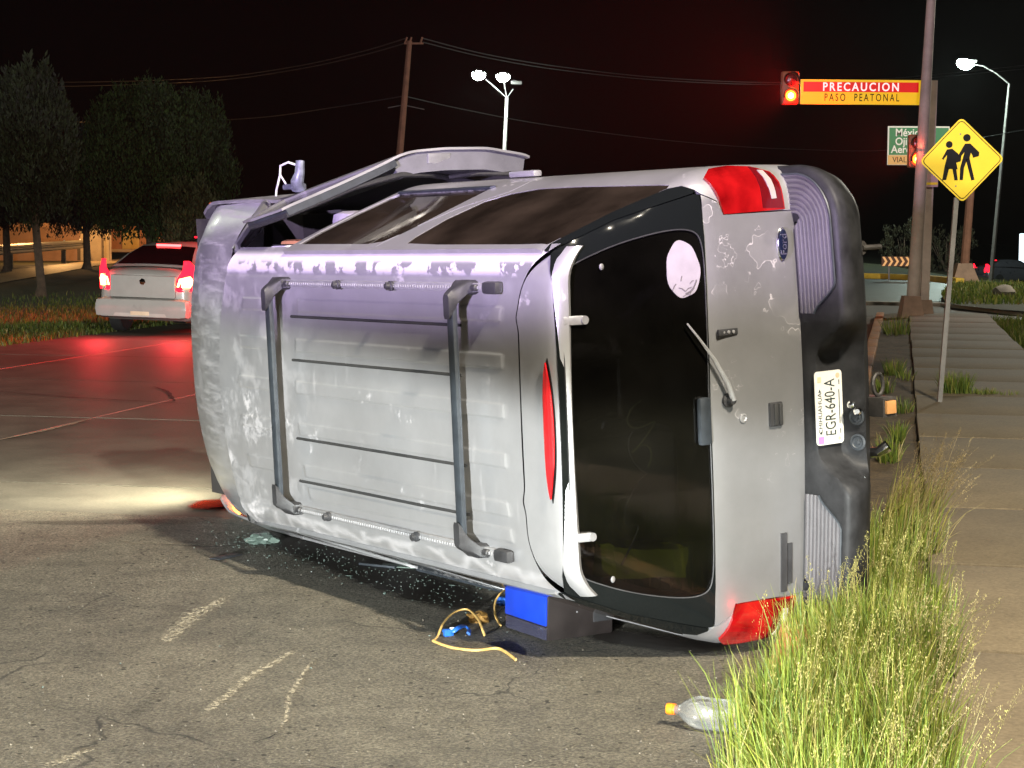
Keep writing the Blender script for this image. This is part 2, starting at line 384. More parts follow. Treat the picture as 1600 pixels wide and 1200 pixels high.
# ================================================================== the overturned SUV
# local frame of the car: x = from the tail forward, y = up when it stands on its wheels, z = to its right side
CF, CU, CR = Vector((-.5761859, .81715887, -.01616105)), Vector((-.81594704, -.57625156, -.04652505)), Vector((-.04733118, -.01362052, .99878638))
CT = Vector((1.883, 7.928, 1.071))
CM = Matrix(((CF.x, CU.x, CR.x, CT.x), (CF.y, CU.y, CR.y, CT.y), (CF.z, CU.z, CR.z, CT.z), (0, 0, 0, 1)))
OFF = Vector((2.6, 1.0, -1.0))
def carpt(l, h, w): return CM @ Vector((l, h, w))
suv = empty('overturned_suv', label='silver SUV lying on its left side with peeling roof paint and one front door ajar', cat='suv')
suv.matrix_world = CM @ Matrix.Translation(OFF)
def part(name, g, m, parent=None, smooth=35):
    return g.build(name, m, parent or suv, smooth, None if parent else -OFF)
def Sf(sg): return (lambda s, h: S(s*sg, h))
def LH(P): return [(s_of(l, h), h) for l, h in P]
def mirror(P): return P + [(-x, y) for x, y in P[::-1] if abs(x) > 1e-6]

# ---- roof
def seam(w):
    a = abs(w); v = .555
    for c in (.41, -.32): v += .014*math.exp(-((w-c)/.035)**2)
    if a > .42: v -= .20*((a-.42)/.27)**2.2
    return v
def lhead(w): return 3.245 - .19*(w/.68)**2
BEADS = (.425, .235, .035, -.165, -.365, -.47)
def sst(x, a, b): t = min(1, max(0, (x-a)/(b-a))); return t*t*(3-2*t)
def roofh(w, l):
    a = abs(w); h = 1.855 + .016*(1-(w/.68)**2) - .010*max(0, (l-2.4)/.8)**2
    if a > .60: h -= .055*((a-.60)/.10)**2
    h -= .006*math.exp(-((a-.578)/.006)**2)*sst(l, .68, .74)
    for c in BEADS:
        k = 1-sst(abs(w-c), .024, .034)
        if k > 0: h += .0045*k*(sst(l, .655, .675)*(1-sst(l, 2.36, 2.38)) + (sst(l, 2.60, 2.62)*(1-sst(l, 2.95, 2.97)) if c > -.4 else 0))
    h += .0016*noise.noise(Vector((l*1.7, w*2.3, 4)))*3*sst(.6-a, 0, .1)
    return h
g = G()
ws = sorted(set([round(x, 4) for x in np.linspace(-.70, .70, 113)] + [round(c+d, 4) for c in BEADS for d in (-.034, -.029, -.024, .024, .029, .034)]))
ts = sorted(set(list(np.linspace(0, 1, 70)) + [(q-.555)/(3.2-.555) for q in (.655, .665, .675, 2.36, 2.37, 2.38, 2.6, 2.61, 2.62, 2.95, 2.96, 2.97)]))
def rf(w, t):
    l = seam(w)+.0018 + t*(lhead(w)-seam(w)-.0018); l0_ = .555 + t*(3.2-.555)
    return (l, roofh(w, l0_ if 0 < t < 1 else l), w)
g.grid(rf, ws, ts); part('roof_panel', g, M_ROOF, smooth=40)
# ---- spoiler with the high brake lamp
SPX, SPH = [.312, .318, .335, .38, .45, .56], [1.79, 1.812, 1.832, 1.846, 1.853, 1.857]
def sph(w, l):
    a = abs(w); h = float(np.interp(l, SPX, SPH)) + .010*(1-(w/.68)**2)
    if a > .55: h -= .075*((a-.55)/.14)**2
    return h
g = G(); tt = [0, .05, .12, .25, .45, .7, .85, .93, 1.]
def spf(w, t):
    s0 = seam(w)-.0018; l = s0 + (.312-s0)*t; a = abs(w)
    return (l, sph(w, l), w)
wsp = list(np.linspace(-.688, .688, 61))
def spund(w, t): a = abs(w); return (.312+.014*t, sph(w, .312) - .020*t, w)
g.grid(spf, wsp, tt, flip=True); g.grid(spund, wsp, [0, .3, 1], flip=True)
spo = part('spoiler', g, M_SIL, smooth=50)
def lens_poly(w0, l0_, hw, hl, n=24):
    P = []
    for i in range(n+1): t = -1+2*i/n; P.append((w0+hw*t, l0_+hl*(1-abs(t)**2.4)))
    for i in range(1, n): t = 1-2*i/n; P.append((w0+hw*t, l0_-hl*(1-abs(t)**2.4)*.85))
    return P
fl = lambda w, l: (l, sph(w, l), w)
g = G(); patch(g, fl, lens_poly(-.025, .383, .285, .034), step=.03, thick=.006, lift=.004); bz = part('brake_lamp_housing', g, M_GLOSS, spo)
g = G(); patch(g, lambda w, l: (l, sph(w, l) + .010*max(0, 1-((l-.383)/.03)**2), w), lens_poly(-.025, .383, .268, .028), step=.02, thick=.008, lift=.006); part('brake_lamp', g, M_BRK, spo)

# ---- rear window, its black surround, tailgate
GL = mirror([(0, 1.822), (.45, 1.815), (.555, 1.802), (.600, 1.775), (.626, 1.741), (.686, 1.592), (.723, 1.442), (.735, 1.343), (.724, 1.285), (.692, 1.260), (.606, 1.252), (.354, 1.259), (0, 1.266)][::-1])
GL = rounded(GL, 2)
TR = mirror([(0, 1.845), (.60, 1.84), (.665, 1.825), (.682, 1.803), (.785, 1.570), (.868, 1.267), (.866, 1.247), (.70, 1.243), (.354, 1.252), (0, 1.260)][::-1])
g = G(); patch(g, S, GL, step=.07, thick=.004, lift=-.004); rw = part('rear_window', g, M_RGL)
g = G(); patch(g, S, TR, [GL], step=.06, thick=.012, lift=.003); part('window_surround', g, M_GLOSS)
g = G()
ring = [S(s, h) for s, h in GL]; pr = [Vector(p) + Vector((-.003, 0, 0)) for p in ring]; g.tube(pr + [pr[0]], .003, 5, cap=False); part('window_seal', g, M_PLAS, rw)
def gate(s, h):
    p = S(s, h); k = (h-1.01)/.235; p[0] += -.012*(1-abs(k)**5) + .004*math.exp(-((h-.855)/.012)**2); return p
TG = mirror([(0, 1.254), (.6, 1.246), (.864, 1.240), (.832, 1.176), (.781, 1.152), (.785, .797), (.5, .786), (0, .782)][::-1])
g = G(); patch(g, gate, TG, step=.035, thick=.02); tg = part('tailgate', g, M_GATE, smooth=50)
gp = lambda s, h, o=0: Vector(gate(s, h)) + Vector((-o, 0, 0))
g = G(); g.lathe([(0, .07), (.006, .07), (.010, .064), (.010, .06)], (0, 0, 0), (-1, 0, 0), 28)
g.v = [tuple(Vector((x, y*.42, z*.98))+gp(.652, .876, .001)) for x, y, z in g.v]; em = part('emblem', g, M_CHR, tg)
g = G(); g.lathe([(0, .062), (.004, .061), (.006, .055)], (0, 0, 0), (-1, 0, 0), 28)
g.v = [tuple(Vector((x, y*.40, z*.98))+gp(.652, .876, .010)) for x, y, z in g.v]; part('emblem_field', g, mat('emblem_blue', (.004, .007, .022), .25, coat=.3, var=.2), tg)
FRM = lambda s, h, o: frame(gp(s, h, o), (0, 0, 1), (-1, 0, 0))   # lettering reads along the car's width
lettering('Ford', FRM(.652, .876, .0165), .046, M_CHR, tg, 'emblem_script', depth=.001)
g = G(); g.bbox(gp(.32, 1.175, .006), (.014, .10, .026), .004); bd = part('trim_badge', g, M_PLAS, tg)
for k in (-.022, .0, .022):
    g = G(); g.lathe([(0, .007), (.003, .007), (.004, .004)], gp(.32, 1.175+k, .013), (-1, 0, 0), 10); part('stud', g, M_ALU, bd)
g = G(); g.bbox(gp(-.028, .952, .004), (.016, .068, .098), .006); hd = part('latch_cover', g, M_PLAS, tg)
g = G(); g.bbox(gp(-.028, .958, .013), (.012, .022, .088), .005); g.bbox(gp(-.028, .934, .013), (.012, .018, .088), .005); part('latch_rib', g, M_RUB, hd)
g = G(); g.lathe([(0, .019), (.004, .019), (.006, .013), (.003, .010), (.003, .002)], gp(-.029, 1.112, .001), (-1, 0, 0), 18); part('door_lock', g, M_ALU, tg)
g = G(); patch(g, gate, [(-.52, .930), (-.765, .925), (-.765, .898), (-.52, .902)][::-1], step=.05, thick=.008, lift=.008); b1 = part('name_badge', g, M_PLAS, tg)
g = G(); patch(g, gate, [(-.565, .894), (-.735, .890), (-.735, .871), (-.565, .874)][::-1], step=.05, thick=.008, lift=.008); b2 = part('name_badge', g, M_PLAS, tg)
# handle on the glass, hinges, bolts, sticker
g = G(); g.bbox(Vector(S(-.026, 1.292)) + Vector((-.012, 0, 0)), (.03, .058, .19), .014); part('glass_handle', g, M_BAR, rw)
for s_ in (.402, -.448):
    g = G(); g.bbox(Vector(S(s_, 1.775)) + Vector((-.006, 0, 0)), (.016, .085, .036), .006, Matrix.Rotation(R(-20), 3, 'Z')); g.tube([Vector(S(s_, 1.735)) + Vector((-.004, 0, 0)), Vector(S(s_, 1.735)) + Vector((-.016, 0, 0))], .017, 14); part('glass_hinge', g, M_ALU, rw)
for s_ in (.628, -.655):
    g = G(); g.lathe([(0, .013), (.003, .013), (.006, .009), (.007, .003)], Vector(S(s_*.96, 1.65)) + Vector((-.001, -.001, 0)), (-1, -.3, 0), 14); part('glass_bolt', g, M_ALU, rw)
stk = []
for i in range(40):
    t = 2*math.pi*i/40; r = 1 + .03*math.sin(3*t+1) + .02*math.sin(7*t); stk.append((.575 + .112*r*math.cos(t), 1.337 + .066*r*math.sin(t)))
M_STK = mat('sticker_vinyl', (.23, .21, .235), .5, var=.12, vscale=14)
g = G(); patch(g, S, stk, step=.03, thick=.001, lift=.0008); sk = part('round_sticker', g, M_STK, rw)
g = G()
ntx = mat('sticker_ink', (.10, .09, .10), .6, var=.3)
for a0, b0, a1, b1 in ((.505, 1.31, .49, 1.335), (.49, 1.335, .505, 1.36), (.50, 1.30, .478, 1.318), (.478, 1.318, .470, 1.345), (.52, 1.37, .495, 1.385), (.53, 1.30, .52, 1.315), (.55, 1.345, .53, 1.35)):
    g.tube([Vector(S(a0, b0)) + Vector((-.002, 0, 0)), Vector(S((a0+a1)/2+.004, (b0+b1)/2)) + Vector((-.002, 0, 0)), Vector(S(a1, b1)) + Vector((-.002, 0, 0))], .0018, 4)
for i in range(14):
    t = -2.2 + i*.075 - .35; g.bbox(Vector(S(.575+.094*math.cos(t-.5), 1.337+.054*math.sin(t-.5))) + Vector((-.002, 0, 0)), (.001, .006, .007), .0003)
part('sticker_print', g, ntx, sk)
# wiper
g = G(); wp = [gp(.049, 1.182, .034), gp(.12, 1.206, .034), gp(.215, 1.252, .032), Vector(S(.302, 1.31)) + Vector((-.03, 0, 0)), Vector(S(.365, 1.35)) + Vector((-.022, 0, 0))]
g.tube(wp, [.012, .011, .008, .005, .004], 8, flat=.6); wi = part('wiper_arm', g, M_ALU, tg)
g = G(); g.lathe([(0, .030), (.008, .029), (.012, .018), (.034, .015), (.036, .006)], gp(.049, 1.182, 0), (-1, 0, 0), 18); part('wiper_pivot', g, M_PLAS, tg)

# ---- side panels, both sides
QW = LH([(1.47, 1.792), (1.492, 1.735), (1.50, 1.557), (1.44, 1.391), (1.335, 1.325), (1.165, 1.287), (.893, 1.287), (.259, 1.315), (.250, 1.335), (.331, 1.54), (.413, 1.809), (.6, 1.812), (1.2, 1.806)])
DW = LH([(2.462, 1.785), (2.475, 1.644), (2.452, 1.474), (2.40, 1.292), (2.37, 1.262), (1.59, 1.262), (1.595, 1.30), (1.605, 1.35), (1.632, 1.502), (1.652, 1.665), (1.702, 1.771), (1.80, 1.793)])
DP = [(.690, 1.835), (.720, 1.806), (.847, 1.546), (.918, 1.335), (.916, 1.29), (.888, 1.260), (.873, 1.268), (.789, 1.571), (.686, 1.805), (.676, 1.826)]
def arc(cl, ch, r, a0, a1, n=14): return [(cl + r*math.cos(R(a0+(a1-a0)*i/n)), ch + r*math.sin(R(a0+(a1-a0)*i/n))) for i in range(n+1)]
SEAM = [(1.80, 1.843), (1.695, 1.812), (1.648, 1.635), (1.557, 1.451), (1.372, 1.300), (1.365, 1.16)]
ARCH = arc(1.25, .38, .47, 78, 178)
for sg in (1, -1):
    f = Sf(sg); fp = sg < 0
    qp = [(.790, .62), (.787, 1.146), (.838, 1.170), (.870, 1.238), (.890, 1.256), (.920, 1.288), (.922, 1.335), (.851, 1.546), (.726, 1.806), (.694, 1.843)] + LH([(l-.005, h) for l, h in SEAM]) + LH(ARCH) + LH([(.70, .44)])
    g = G(); patch(g, f, qp[::-1], [QW], step=.06, thick=.02, flip=False) if not fp else patch(g, f, qp[::-1], [QW], step=.09, thick=.02, flip=True)
    qpan = part('quarter_panel', g, M_SIL, smooth=50)
    g = G(); patch(g, f, QW, step=.10, thick=.004, lift=-.002, flip=fp); part('quarter_window', g, M_DGL)
    g = G(); patch(g, f, DP[::-1], step=.05, thick=.008, lift=.002, flip=fp); part('pillar_trim', g, M_GLOSS)
    rd = LH([(2.512, 1.843)] + [(l+.005, h) for l, h in SEAM] + arc(1.25, .38, .475, 74, 3) + [(2.38, .42), (2.40, 1.1), (2.425, 1.27), (2.47, 1.44), (2.505, 1.64)])
    g = G(); patch(g, f, rd, [DW], step=.06, thick=.02, flip=fp); dr = part('rear_door', g, M_SIL, smooth=50)
    g = G(); patch(g, f, DW, step=.10, thick=.004, lift=-.006, flip=fp); part('door_window', g, M_DGL, dr)
    g = G(); patch(g, f, LH([(2.38, 1.262), (1.58, 1.262), (1.56, 1.246), (2.38, 1.246)]), step=.05, thick=.02, lift=.010, flip=fp); part('belt_moulding', g, M_BAR, dr)
    g = G(); hp = Vector(f(s_of(1.56, 1.08), 1.08)); g.bbox(hp + Vector((0, 0, .02*sg)), (.2, .05, .03), .012); part('door_handle', g, M_SIL, dr)
    fe = LH([(3.645, .42), (3.64, 1.24), (3.86, 1.215), (4.5, 1.13), (5.0, 1.045), (5.12, .95), (5.14, .62), (4.80, .50)] + arc(4.27, .38, .47, 12, 172) + [(3.74, .42)])
    g = G(); patch(g, f, fe[::-1], step=.07, thick=.02, flip=fp); part('front_fender', g, M_HOOD, smooth=50)
    # taillight: lens over the corner
    TL = [(.985, 1.145), (1.0, 1.05), (.985, .95), (.948, .872), (.90, .852), (.792, .842), (.787, .986), (.783, 1.143), (.846, 1.165), (.90, 1.186), (.938, 1.196)]
    if sg < 0: TL = [(a, b) for a, b in TL]
    g = G(); patch(g, f, TL[::-1], step=.04, thick=.012, lift=.012, flip=fp); tl = part('taillight', g, M_TAIL, smooth=50)
    g = G(); patch(g, f, [(.955, .935), (.905, .922), (.835, .908), (.838, .884), (.91, .893), (.953, .908)][::-1], step=.04, thick=.004, lift=.017, flip=fp); part('reverse_lens', g, mat('reverse_lens', (.30, .27, .25), .2, coat=.8, var=.2), tl)
    g = G(); patch(g, f, [(.98, .962), (.80, .955), (.797, .850), (.895, .860), (.94, .880), (.975, .945)][::-1], step=.05, thick=.003, lift=.0145, flip=fp); part('lens_divider', g, mat('lens_dark', (.09, .003, .005), .15, coat=.8, var=.2), tl)
    # windscreen pillar
    g = G(); g.tube([(3.06, 1.795, .672*sg), (3.14, 1.765, .69*sg), (3.5, 1.48, .80*sg), (3.86, 1.20, .90*sg)], [.012, .03, .038, .045], 10); part('windscreen_pillar', g, M_SIL)
    # wheels
    for wl in (1.25, 4.27):
        g = G(); g.lathe([(-.125, .24), (-.13, .345), (-.11, .375), (-.06, .385), (.06, .385), (.11, .375), (.13, .345), (.125, .24)], (wl, .38, .815*sg), (0, 0, 1), 40); wh = part('wheel', g, M_RUB)
        g = G(); g.lathe([(-.10*sg, .235), (.10*sg, .24), (.118*sg, .235), (.10*sg, .215), (.06*sg, .19), (.07*sg, .07), (.10*sg, .06), (.105*sg, .01)], (wl, .38, .815*sg), (0, 0, 1), 32); part('rim', g, M_ALU, wh)
    g = G()
    for k in range(46):
        a = 2*math.pi*k/46; g.box((1.25+.388*math.cos(a), .38+.388*math.sin(a), .815*sg), (.012, .03, .22), Matrix.Rotation(a, 3, 'Z'))
    tag(part('tyre_tread', g, M_RUB), kind=None)

# ---- front doors: the lower one shut, the upper one hanging ajar with its frame bent out
FD = [(2.425, .42), (2.425, 1.1), (2.45, 1.27), (2.492, 1.44), (2.528, 1.64), (2.545, 1.838), (2.9, 1.825), (3.10, 1.765), (3.50, 1.44), (3.63, 1.25), (3.63, .42)]
FW = [(2.50, 1.275), (2.54, 1.44), (2.575, 1.64), (2.60, 1.785), (2.9, 1.775), (3.07, 1.715), (3.43, 1.42), (3.53, 1.275)]
def doormap(a, bend=0.):
    ca, sa = math.cos(R(a)), math.sin(R(a))
    def f(s, h):
        p = S(s, h); dl = 3.63-p[0]; dw = p[2]-.965
        b = bend*max(0, (h-1.25)/.55)**1.5
        return np.array((3.63 - dl*ca + dw*sa, h, .965 + dl*sa + dw*ca + b))
    return f
g = G(); patch(g, Sf(-1), LH(FD), [LH(FW)], step=.09, thick=.03, flip=True); fd = part('front_door', g, M_SIL, smooth=50)
g = G(); patch(g, Sf(-1), LH(FW), step=.12, thick=.004, lift=-.008, flip=True); part('door_window', g, M_DGL, fd)
dm = doormap(8.3, .035)
g = G(); patch(g, dm, LH(FD), [LH(FW)], step=.05, thick=.012); fdo = part('front_door', g, M_SIL, smooth=50); tag(fdo, 'upper front door, ajar and bent')
g = G(); patch(g, dm, LH(FW), step=.12, thick=.004, lift=-.012); part('door_window', g, M_CGL, fdo)
inn = [(2.44, .44), (2.44, 1.1), (2.465, 1.24), (3.55, 1.24), (3.60, 1.0), (3.60, .44)]
g = G(); patch(g, dm, LH(inn), step=.06, thick=.10, lift=-.0125); part('door_lining', g, M_GREY, fdo)
fr = [(2.44, 1.235), (2.475, 1.44), (2.51, 1.64), (2.54, 1.82), (2.9, 1.81), (3.09, 1.75), (3.50, 1.42), (3.60, 1.26), (3.50, 1.275), (3.42, 1.43), (3.06, 1.70), (2.89, 1.755), (2.615, 1.765), (2.585, 1.63), (2.555, 1.44), (2.515, 1.275)]
g = G(); patch(g, dm, LH(fr), step=.04, thick=.035, lift=-.0125); part('window_frame', g, M_BAR, fdo)
def dpt(l, h, o): 
    p = Vector(dm(s_of(l, h), h)); return p - Vector((math.sin(R(8.3)), 0, math.cos(R(8.3))))*o
g = G(); g.tube([dpt(2.43, .55, .115), dpt(2.45, .75, .125), dpt(2.52, .88, .135), dpt(2.47, 1.02, .125), dpt(2.45, 1.2, .10), dpt(2.50, 1.44, .055), dpt(2.53, 1.64, .05), dpt(2.55, 1.80, .045), dpt(2.9, 1.79, .045), dpt(3.08, 1.73, .045), dpt(3.5, 1.4, .05)], .014, 7); part('weatherstrip', g, M_RUB, fdo)
g = G(); g.bbox(dpt(2.428, .98, .05), (.012, .13, .05), .004, Matrix.Rotation(R(-8), 3, 'Y')); lp = part('latch_plate', g, M_ALU, fdo)
# mirror stump with torn wiring, on the open door
mb = dpt(3.42, 1.24, -.02)
g = G(); g.tube([mb, mb + Vector((-.02, .02, .04)), mb + Vector((-.035, .01, .085)), mb + Vector((-.03, .0, .15))], [.042, .036, .027, .024], 10, flat=.7); g.bbox(mb + Vector((.05, .0, .015)), (.13, .08, .03), .010); mir = part('mirror_stump', g, mat('mirror_casting', (.13, .14, .18), .4, .4, var=.5, vscale=30), fdo)
g = G(); g.tube([mb + Vector((-.03, .0, .12)), mb + Vector((.03, .04, .145)), mb + Vector((.10, .05, .13)), mb + Vector((.15, .03, .08)), mb + Vector((.16, .05, .0)), mb + Vector((.17, .05, -.03))], .006, 6)
g.tube([mb + Vector((.10, .05, .13)), mb + Vector((.09, .06, .08)), mb + Vector((.05, .05, .03))], .005, 6); part('torn_wire', g, M_WHT, fdo)

# ---- hood, windscreen, nose
def hood(w, t):
    l = 3.86 + t*(5.19-.22*abs(w/.9)**2.6-3.86); h = 1.235 - .09*t - .11*max(0, t-.62)**1.6*3.4 + .02*(1-(w/.85)**2) - .06*max(0, (abs(w)-.70)/.24)**2
    return (l, h, w*taper(min(l, 5.0)))
g = G(); g.grid(hood, list(np.linspace(-.945, .945, 49)), list(np.linspace(0, 1, 30))); part('hood', g, M_HOOD, smooth=60)
def wsf(w, t): k = 1-.06*(w/.8)**2; return (lhead(w*.76)*(1-t) + (3.90-.10*w*w)*t + .01, 1.838*(1-t) + 1.225*t + .05*math.sin(math.pi*t)*.5 - .03*(w/.8)**2*(1-t), w*(.70*(1-t)+.93*t)/.8)
g = G(); g.grid(wsf, list(np.linspace(-.8, .8, 21)), list(np.linspace(0, 1, 14))); part('windscreen', g, M_DGL)
def nose(w, t):
    h = 1.00 - .50*t; c = 5.215 - .20*abs(w/.9)**2.6; return (c - .03*abs(t-.5), h, w)
g = G(); g.grid(nose, list(np.linspace(-.88, .88, 25)), list(np.linspace(.5, 1.15, 7))); part('front_bumper', g, M_VAL)
g = G()
for i in range(7):
    g.grid(lambda w, t, i=i: (nose(w, 0)[0] - .03 + .012*(t == 1), 1.02 - i*.038 - .022*t, w), list(np.linspace(-.5, .5, 9)), [0, 1])
g.grid(lambda w, t: (nose(w, 0)[0] - .05, 1.03 - .28*t, w), list(np.linspace(-.55, .55, 9)), [0, 1]); part('grille', g, M_CHR)
for sg in (1, -1):
    g = G(); g.grid(lambda w, t: (nose(w, 0)[0] - .02 - .02*t*t, 1.03 - .24*t, w), list(np.linspace(.56*sg, .84*sg, 7)), [0, .3, .6, 1], flip=sg < 0); hl = part('headlight', g, mat('headlight_lens', (.7, .72, .75), .1, coat=.8, var=.1))
    g = G(); g.bbox((4.98, .90, .935*sg), (.16, .16, .03), .012); part('side_marker', g, mat('amber_lens', (.7, .13, .02), .2, coat=.6, var=.2), hl)

# ---- rear bumper with step pads, plate recess, hitch
def bplan(s, d):
    W0, rad_ = .968, .24; fl_ = W0-rad_; a = abs(s); sg = 1 if s >= 0 else -1; r = max(.012, rad_-d)
    if a <= fl_: return (-.178 + d + .03*(a/fl_)**2, s)
    t = (a-fl_)/rad_
    if t <= math.pi/2: return (-.148 + rad_ - r*math.cos(t), sg*(fl_ + r*math.sin(t)))
    return (-.148 + rad_ + (a - fl_ - rad_*math.pi/2), sg*(fl_ + r))
PO = [(.268, .790), (.243, .801), (.035, .800), (.012, .793), (0, .775), (.006, .73), (.030, .66), (.075, .60), (.145, .545), (.175, .50), (.25, .47)]
PI_ = [(.268, .790), (.248, .799), (.208, .797), (.188, .785), (.185, .72), (.185, .655), (.158, .640), (.085, .615), (.145, .545), (.175, .50), (.25, .47)]
def bump(s, i):
    k = sst(abs(s), .19, .36); d = PO[i][0]*k + PI_[i][0]*(1-k); h = PO[i][1]*k + PI_[i][1]*(1-k)
    l, w = bplan(s, d); return (l, h, w)
g = G(); g.grid(bump, list(np.linspace(-1.45, 1.45, 117)), list(range(len(PO))), flip=True); bp_ = part('rear_bumper', g, mat('bumper_black', (.018, .018, .019), .5, spec=.14, var=.5, vscale=11, bump=.1, bscale=40), smooth=45)
def padf(s, d):
    l, w = bplan(s, d); k = .5+.5*math.cos(2*math.pi*(d-.04)/.0215); return (l, .802 + .006*min(1, k*2.2), w)
for sg in (1, -1):
    g = G(); dd = list(np.linspace(.055, .1975, 65)); P = rounded([(.35, .198), (1.06, .198), (1.07, .12), (1.0, .055), (.52, .055), (.45, .075), (.36, .15)], 2)
    def padlim(s):   # pad edge cut away towards the plate recess
        return .040 + .13*sst(.50-abs(s), 0, .14)
    sl = list(np.linspace(.37, 1.20, 48))
    ds_ = list(np.linspace(.040, .238, 92)); g.grid(lambda s, d: padf(s*sg, min(max(d, padlim(s)), .238 - .045*sst(s, .74, .98))), sl, ds_, flip=sg > 0); part('step_pad', g, M_PAD, bp_, smooth=60)
    g = G(); g.tube([(lambda q: Vector((q[0], .806, q[1])))(bplan(s*sg, padlim(s)-.004)) for s in sl], .005, 5); part('pad_edge', g, M_BAR, bp_)
# licence plate
M_PLT = mat('plate_white', (.55, .54, .50), .4, var=.08, vscale=20); M_INK = mat('plate_ink', (.02, .03, .03), .5, var=.2)
PF = frame((.002, .7285, -.018), (0, 0, 1), (-1, .02, .02))
# the plate reads along the car's width (up the picture)
P = []
for cx, cy, a0 in ((.135, .06, 0), (-.135, .06, 90), (-.135, -.06, 180), (.135, -.06, 270)):
    P += [(cx + .015*math.cos(R(a0+b)), cy + .015*math.sin(R(a0+b))) for b in (0, 30, 60, 90)]
g = G(); g.prism(P, 0, .003, PF); pl = part('licence_plate', g, M_PLT)
T = lambda x, y: PF @ Matrix.Translation((x, y, .0035))
lettering('EGR-640-A', T(.0, -.008), .082, M_INK, pl, 'plate_number', depth=.0006, sx=.60, space=1.02)
lettering('CHIHUAHUA', T(-.02, .050), .030, M_INK, pl, 'plate_state', depth=.0006, sx=.95)
g = G(); g.prism([(-.145, .035), (-.145, .066), (-.115, .066), (-.115, .035)], .0032, .0042, PF); part('plate_stamp', g, mat('plate_pink', (.55, .16, .42), .5, var=.1), pl)
g = G(); g.prism([(-.07, -.058), (-.07, -.054), (.07, -.054), (.07, -.058)], .0032, .0042, PF); g.prism([(-.11, -.06), (-.11, -.056), (-.09, -.056), (-.09, -.06)], .0032, .0042, PF); g.prism([(.09, -.06), (.09, -.056), (.11, -.056), (.11, -.06)], .0032, .0042, PF); tag(part('plate_marks', g, M_INK, pl), kind='stuff')
g = G(); g.prism([(-.105, .043), (-.092, .05), (-.105, .057)], .0032, .0042, PF); g.prism([(.078, .05), (.065, .043), (.065, .057)], .0032, .0042, PF); tag(part('plate_arrows', g, M_INK, pl), kind='stuff')
g = G(); g.lathe([(.0032, .011), (.0042, .011)], PF @ Vector((.128, -.052, 0)), PF.to_3x3() @ Vector((0, 0, 1)), 14); g.lathe([(.0032, .008), (.0042, .008)], PF @ Vector((-.13, -.05, 0)), PF.to_3x3() @ Vector((0, 0, 1)), 14); g.prism([(.105, .04), (.105, .06), (.128, .06), (.128, .04)], .0032, .0042, PF); tag(part('plate_seal', g, mat('plate_tan', (.55, .38, .25), .5, var=.25), pl), kind='stuff')
for hh, ww in ((.640, -.06), (.636, -.165)):
    g = G(); g.lathe([(0, .034), (.004, .034), (.006, .026), (.002, .022), (.002, .012), (.008, .010), (.009, .002)], (-.065, hh-.002, ww), (-.35, .94, 0), 20); part('hitch_socket', g, M_BAR, bp_)
g = G(); g.lathe([(0, .012), (.02, .018), (.034, .012), (.036, .002)], (-.05, .648, -.01), (-.6, .8, 0), 12); g.lathe([(0, .012), (.02, .017), (.03, .010)], (-.075, .64, -.035), (-.6, .8, 0), 12); part('chrome_bolt', g, M_CHR, bp_)
g = G(); g.lathe([(0, .022), (.004, .022), (.007, .012)], (-.085, .648, -.31), (-.6, .8, 0), 16); part('plate_lamp', g, M_CHR, bp_)
g = G(); hx = (-.02, .475, -.035)
for a, b, sx_, sy_ in ((0, .034, .08, .012), (0, -.034, .08, .012)): g.bbox((hx[0], hx[1]+b, hx[2]), (.15, .012, .08), .003)
for b in (.034, -.034): g.bbox((hx[0], hx[1], hx[2]+b), (.15, .058, .012), .003)
hi = part('tow_hitch', g, M_UND); g = G(); g.bbox((-.075, .475, -.035), (.06, .054, .054), .004); part('hitch_plug', g, mat('hitch_plug', (.45, .22, .08), .4, var=.3), hi)
g = G(); g.tube([Vector((-.03, .475 + .030*math.cos(R(a)), .055 + .045*math.sin(R(a)))) for a in range(0, 361, 24)], .008, 6); part('chain_loop', g, M_UND, hi)
g = G(); g.tube([(.6, .44, -.25), (.1, .47, -.24), (.02, .478, -.235)], .024, 12); ex = part('exhaust_pipe', g, M_UND); g = G(); g.tube([(.03, .478, -.235), (-.03, .48, -.225), (-.06, .455, -.20)], [.020, .022, .026], 14); part('exhaust_tip', g, M_CHR, ex)
g = G(); g.tube([(.05, .52, .62), (.0, .515, .62)], .03, 10); g.tube([(-.0, .515, .62), (-.01, .42, .62)], .011, 8); part('tow_hook', g, M_UND)
# ---- underbody, floor, interior
g = G(); g.bbox((2.65, .50, 0), (4.9, .10, 1.78), .03); g.tube([(.2, .42, .5), (5.0, .42, .5)], .06, 6); g.tube([(.2, .42, -.5), (5.0, .42, -.5)], .06, 6); g.tube([(1.25, .38, -.8), (1.25, .38, .8)], .05, 10); g.tube([(4.27, .38, -.8), (4.27, .38, .8)], .05, 10); g.lathe([(-.1, .1), (-.06, .17), (.06, .17), (.1, .1)], (1.25, .38, 0), (1, 0, 0), 16)
part('underbody', g, M_UND)
g = G(); g.lathe([(-.11, .2), (-.11, .34), (-.06, .38), (.06, .38), (.11, .34), (.11, .2)], (.75, .36, 0), (0, 1, 0), 32); part('spare_tyre', g, M_RUB)
g = G(); g.box((3.6, .95, 0), (.35, .55, 1.7)); g.box((4.5, .8, 0), (1.2, .5, 1.7)); g.box((2.0, .58, 0), (3.4, .04, 1.8)); part('dashboard', g, M_INT)
g = G(); g.grid(lambda l, w: (l, 1.815 - .05*max(0, (abs(w)-.5)/.2)**2, w), list(np.linspace(.6, 3.1, 10)), list(np.linspace(-.66, .66, 14)), flip=True); part('headlining', g, M_INT)
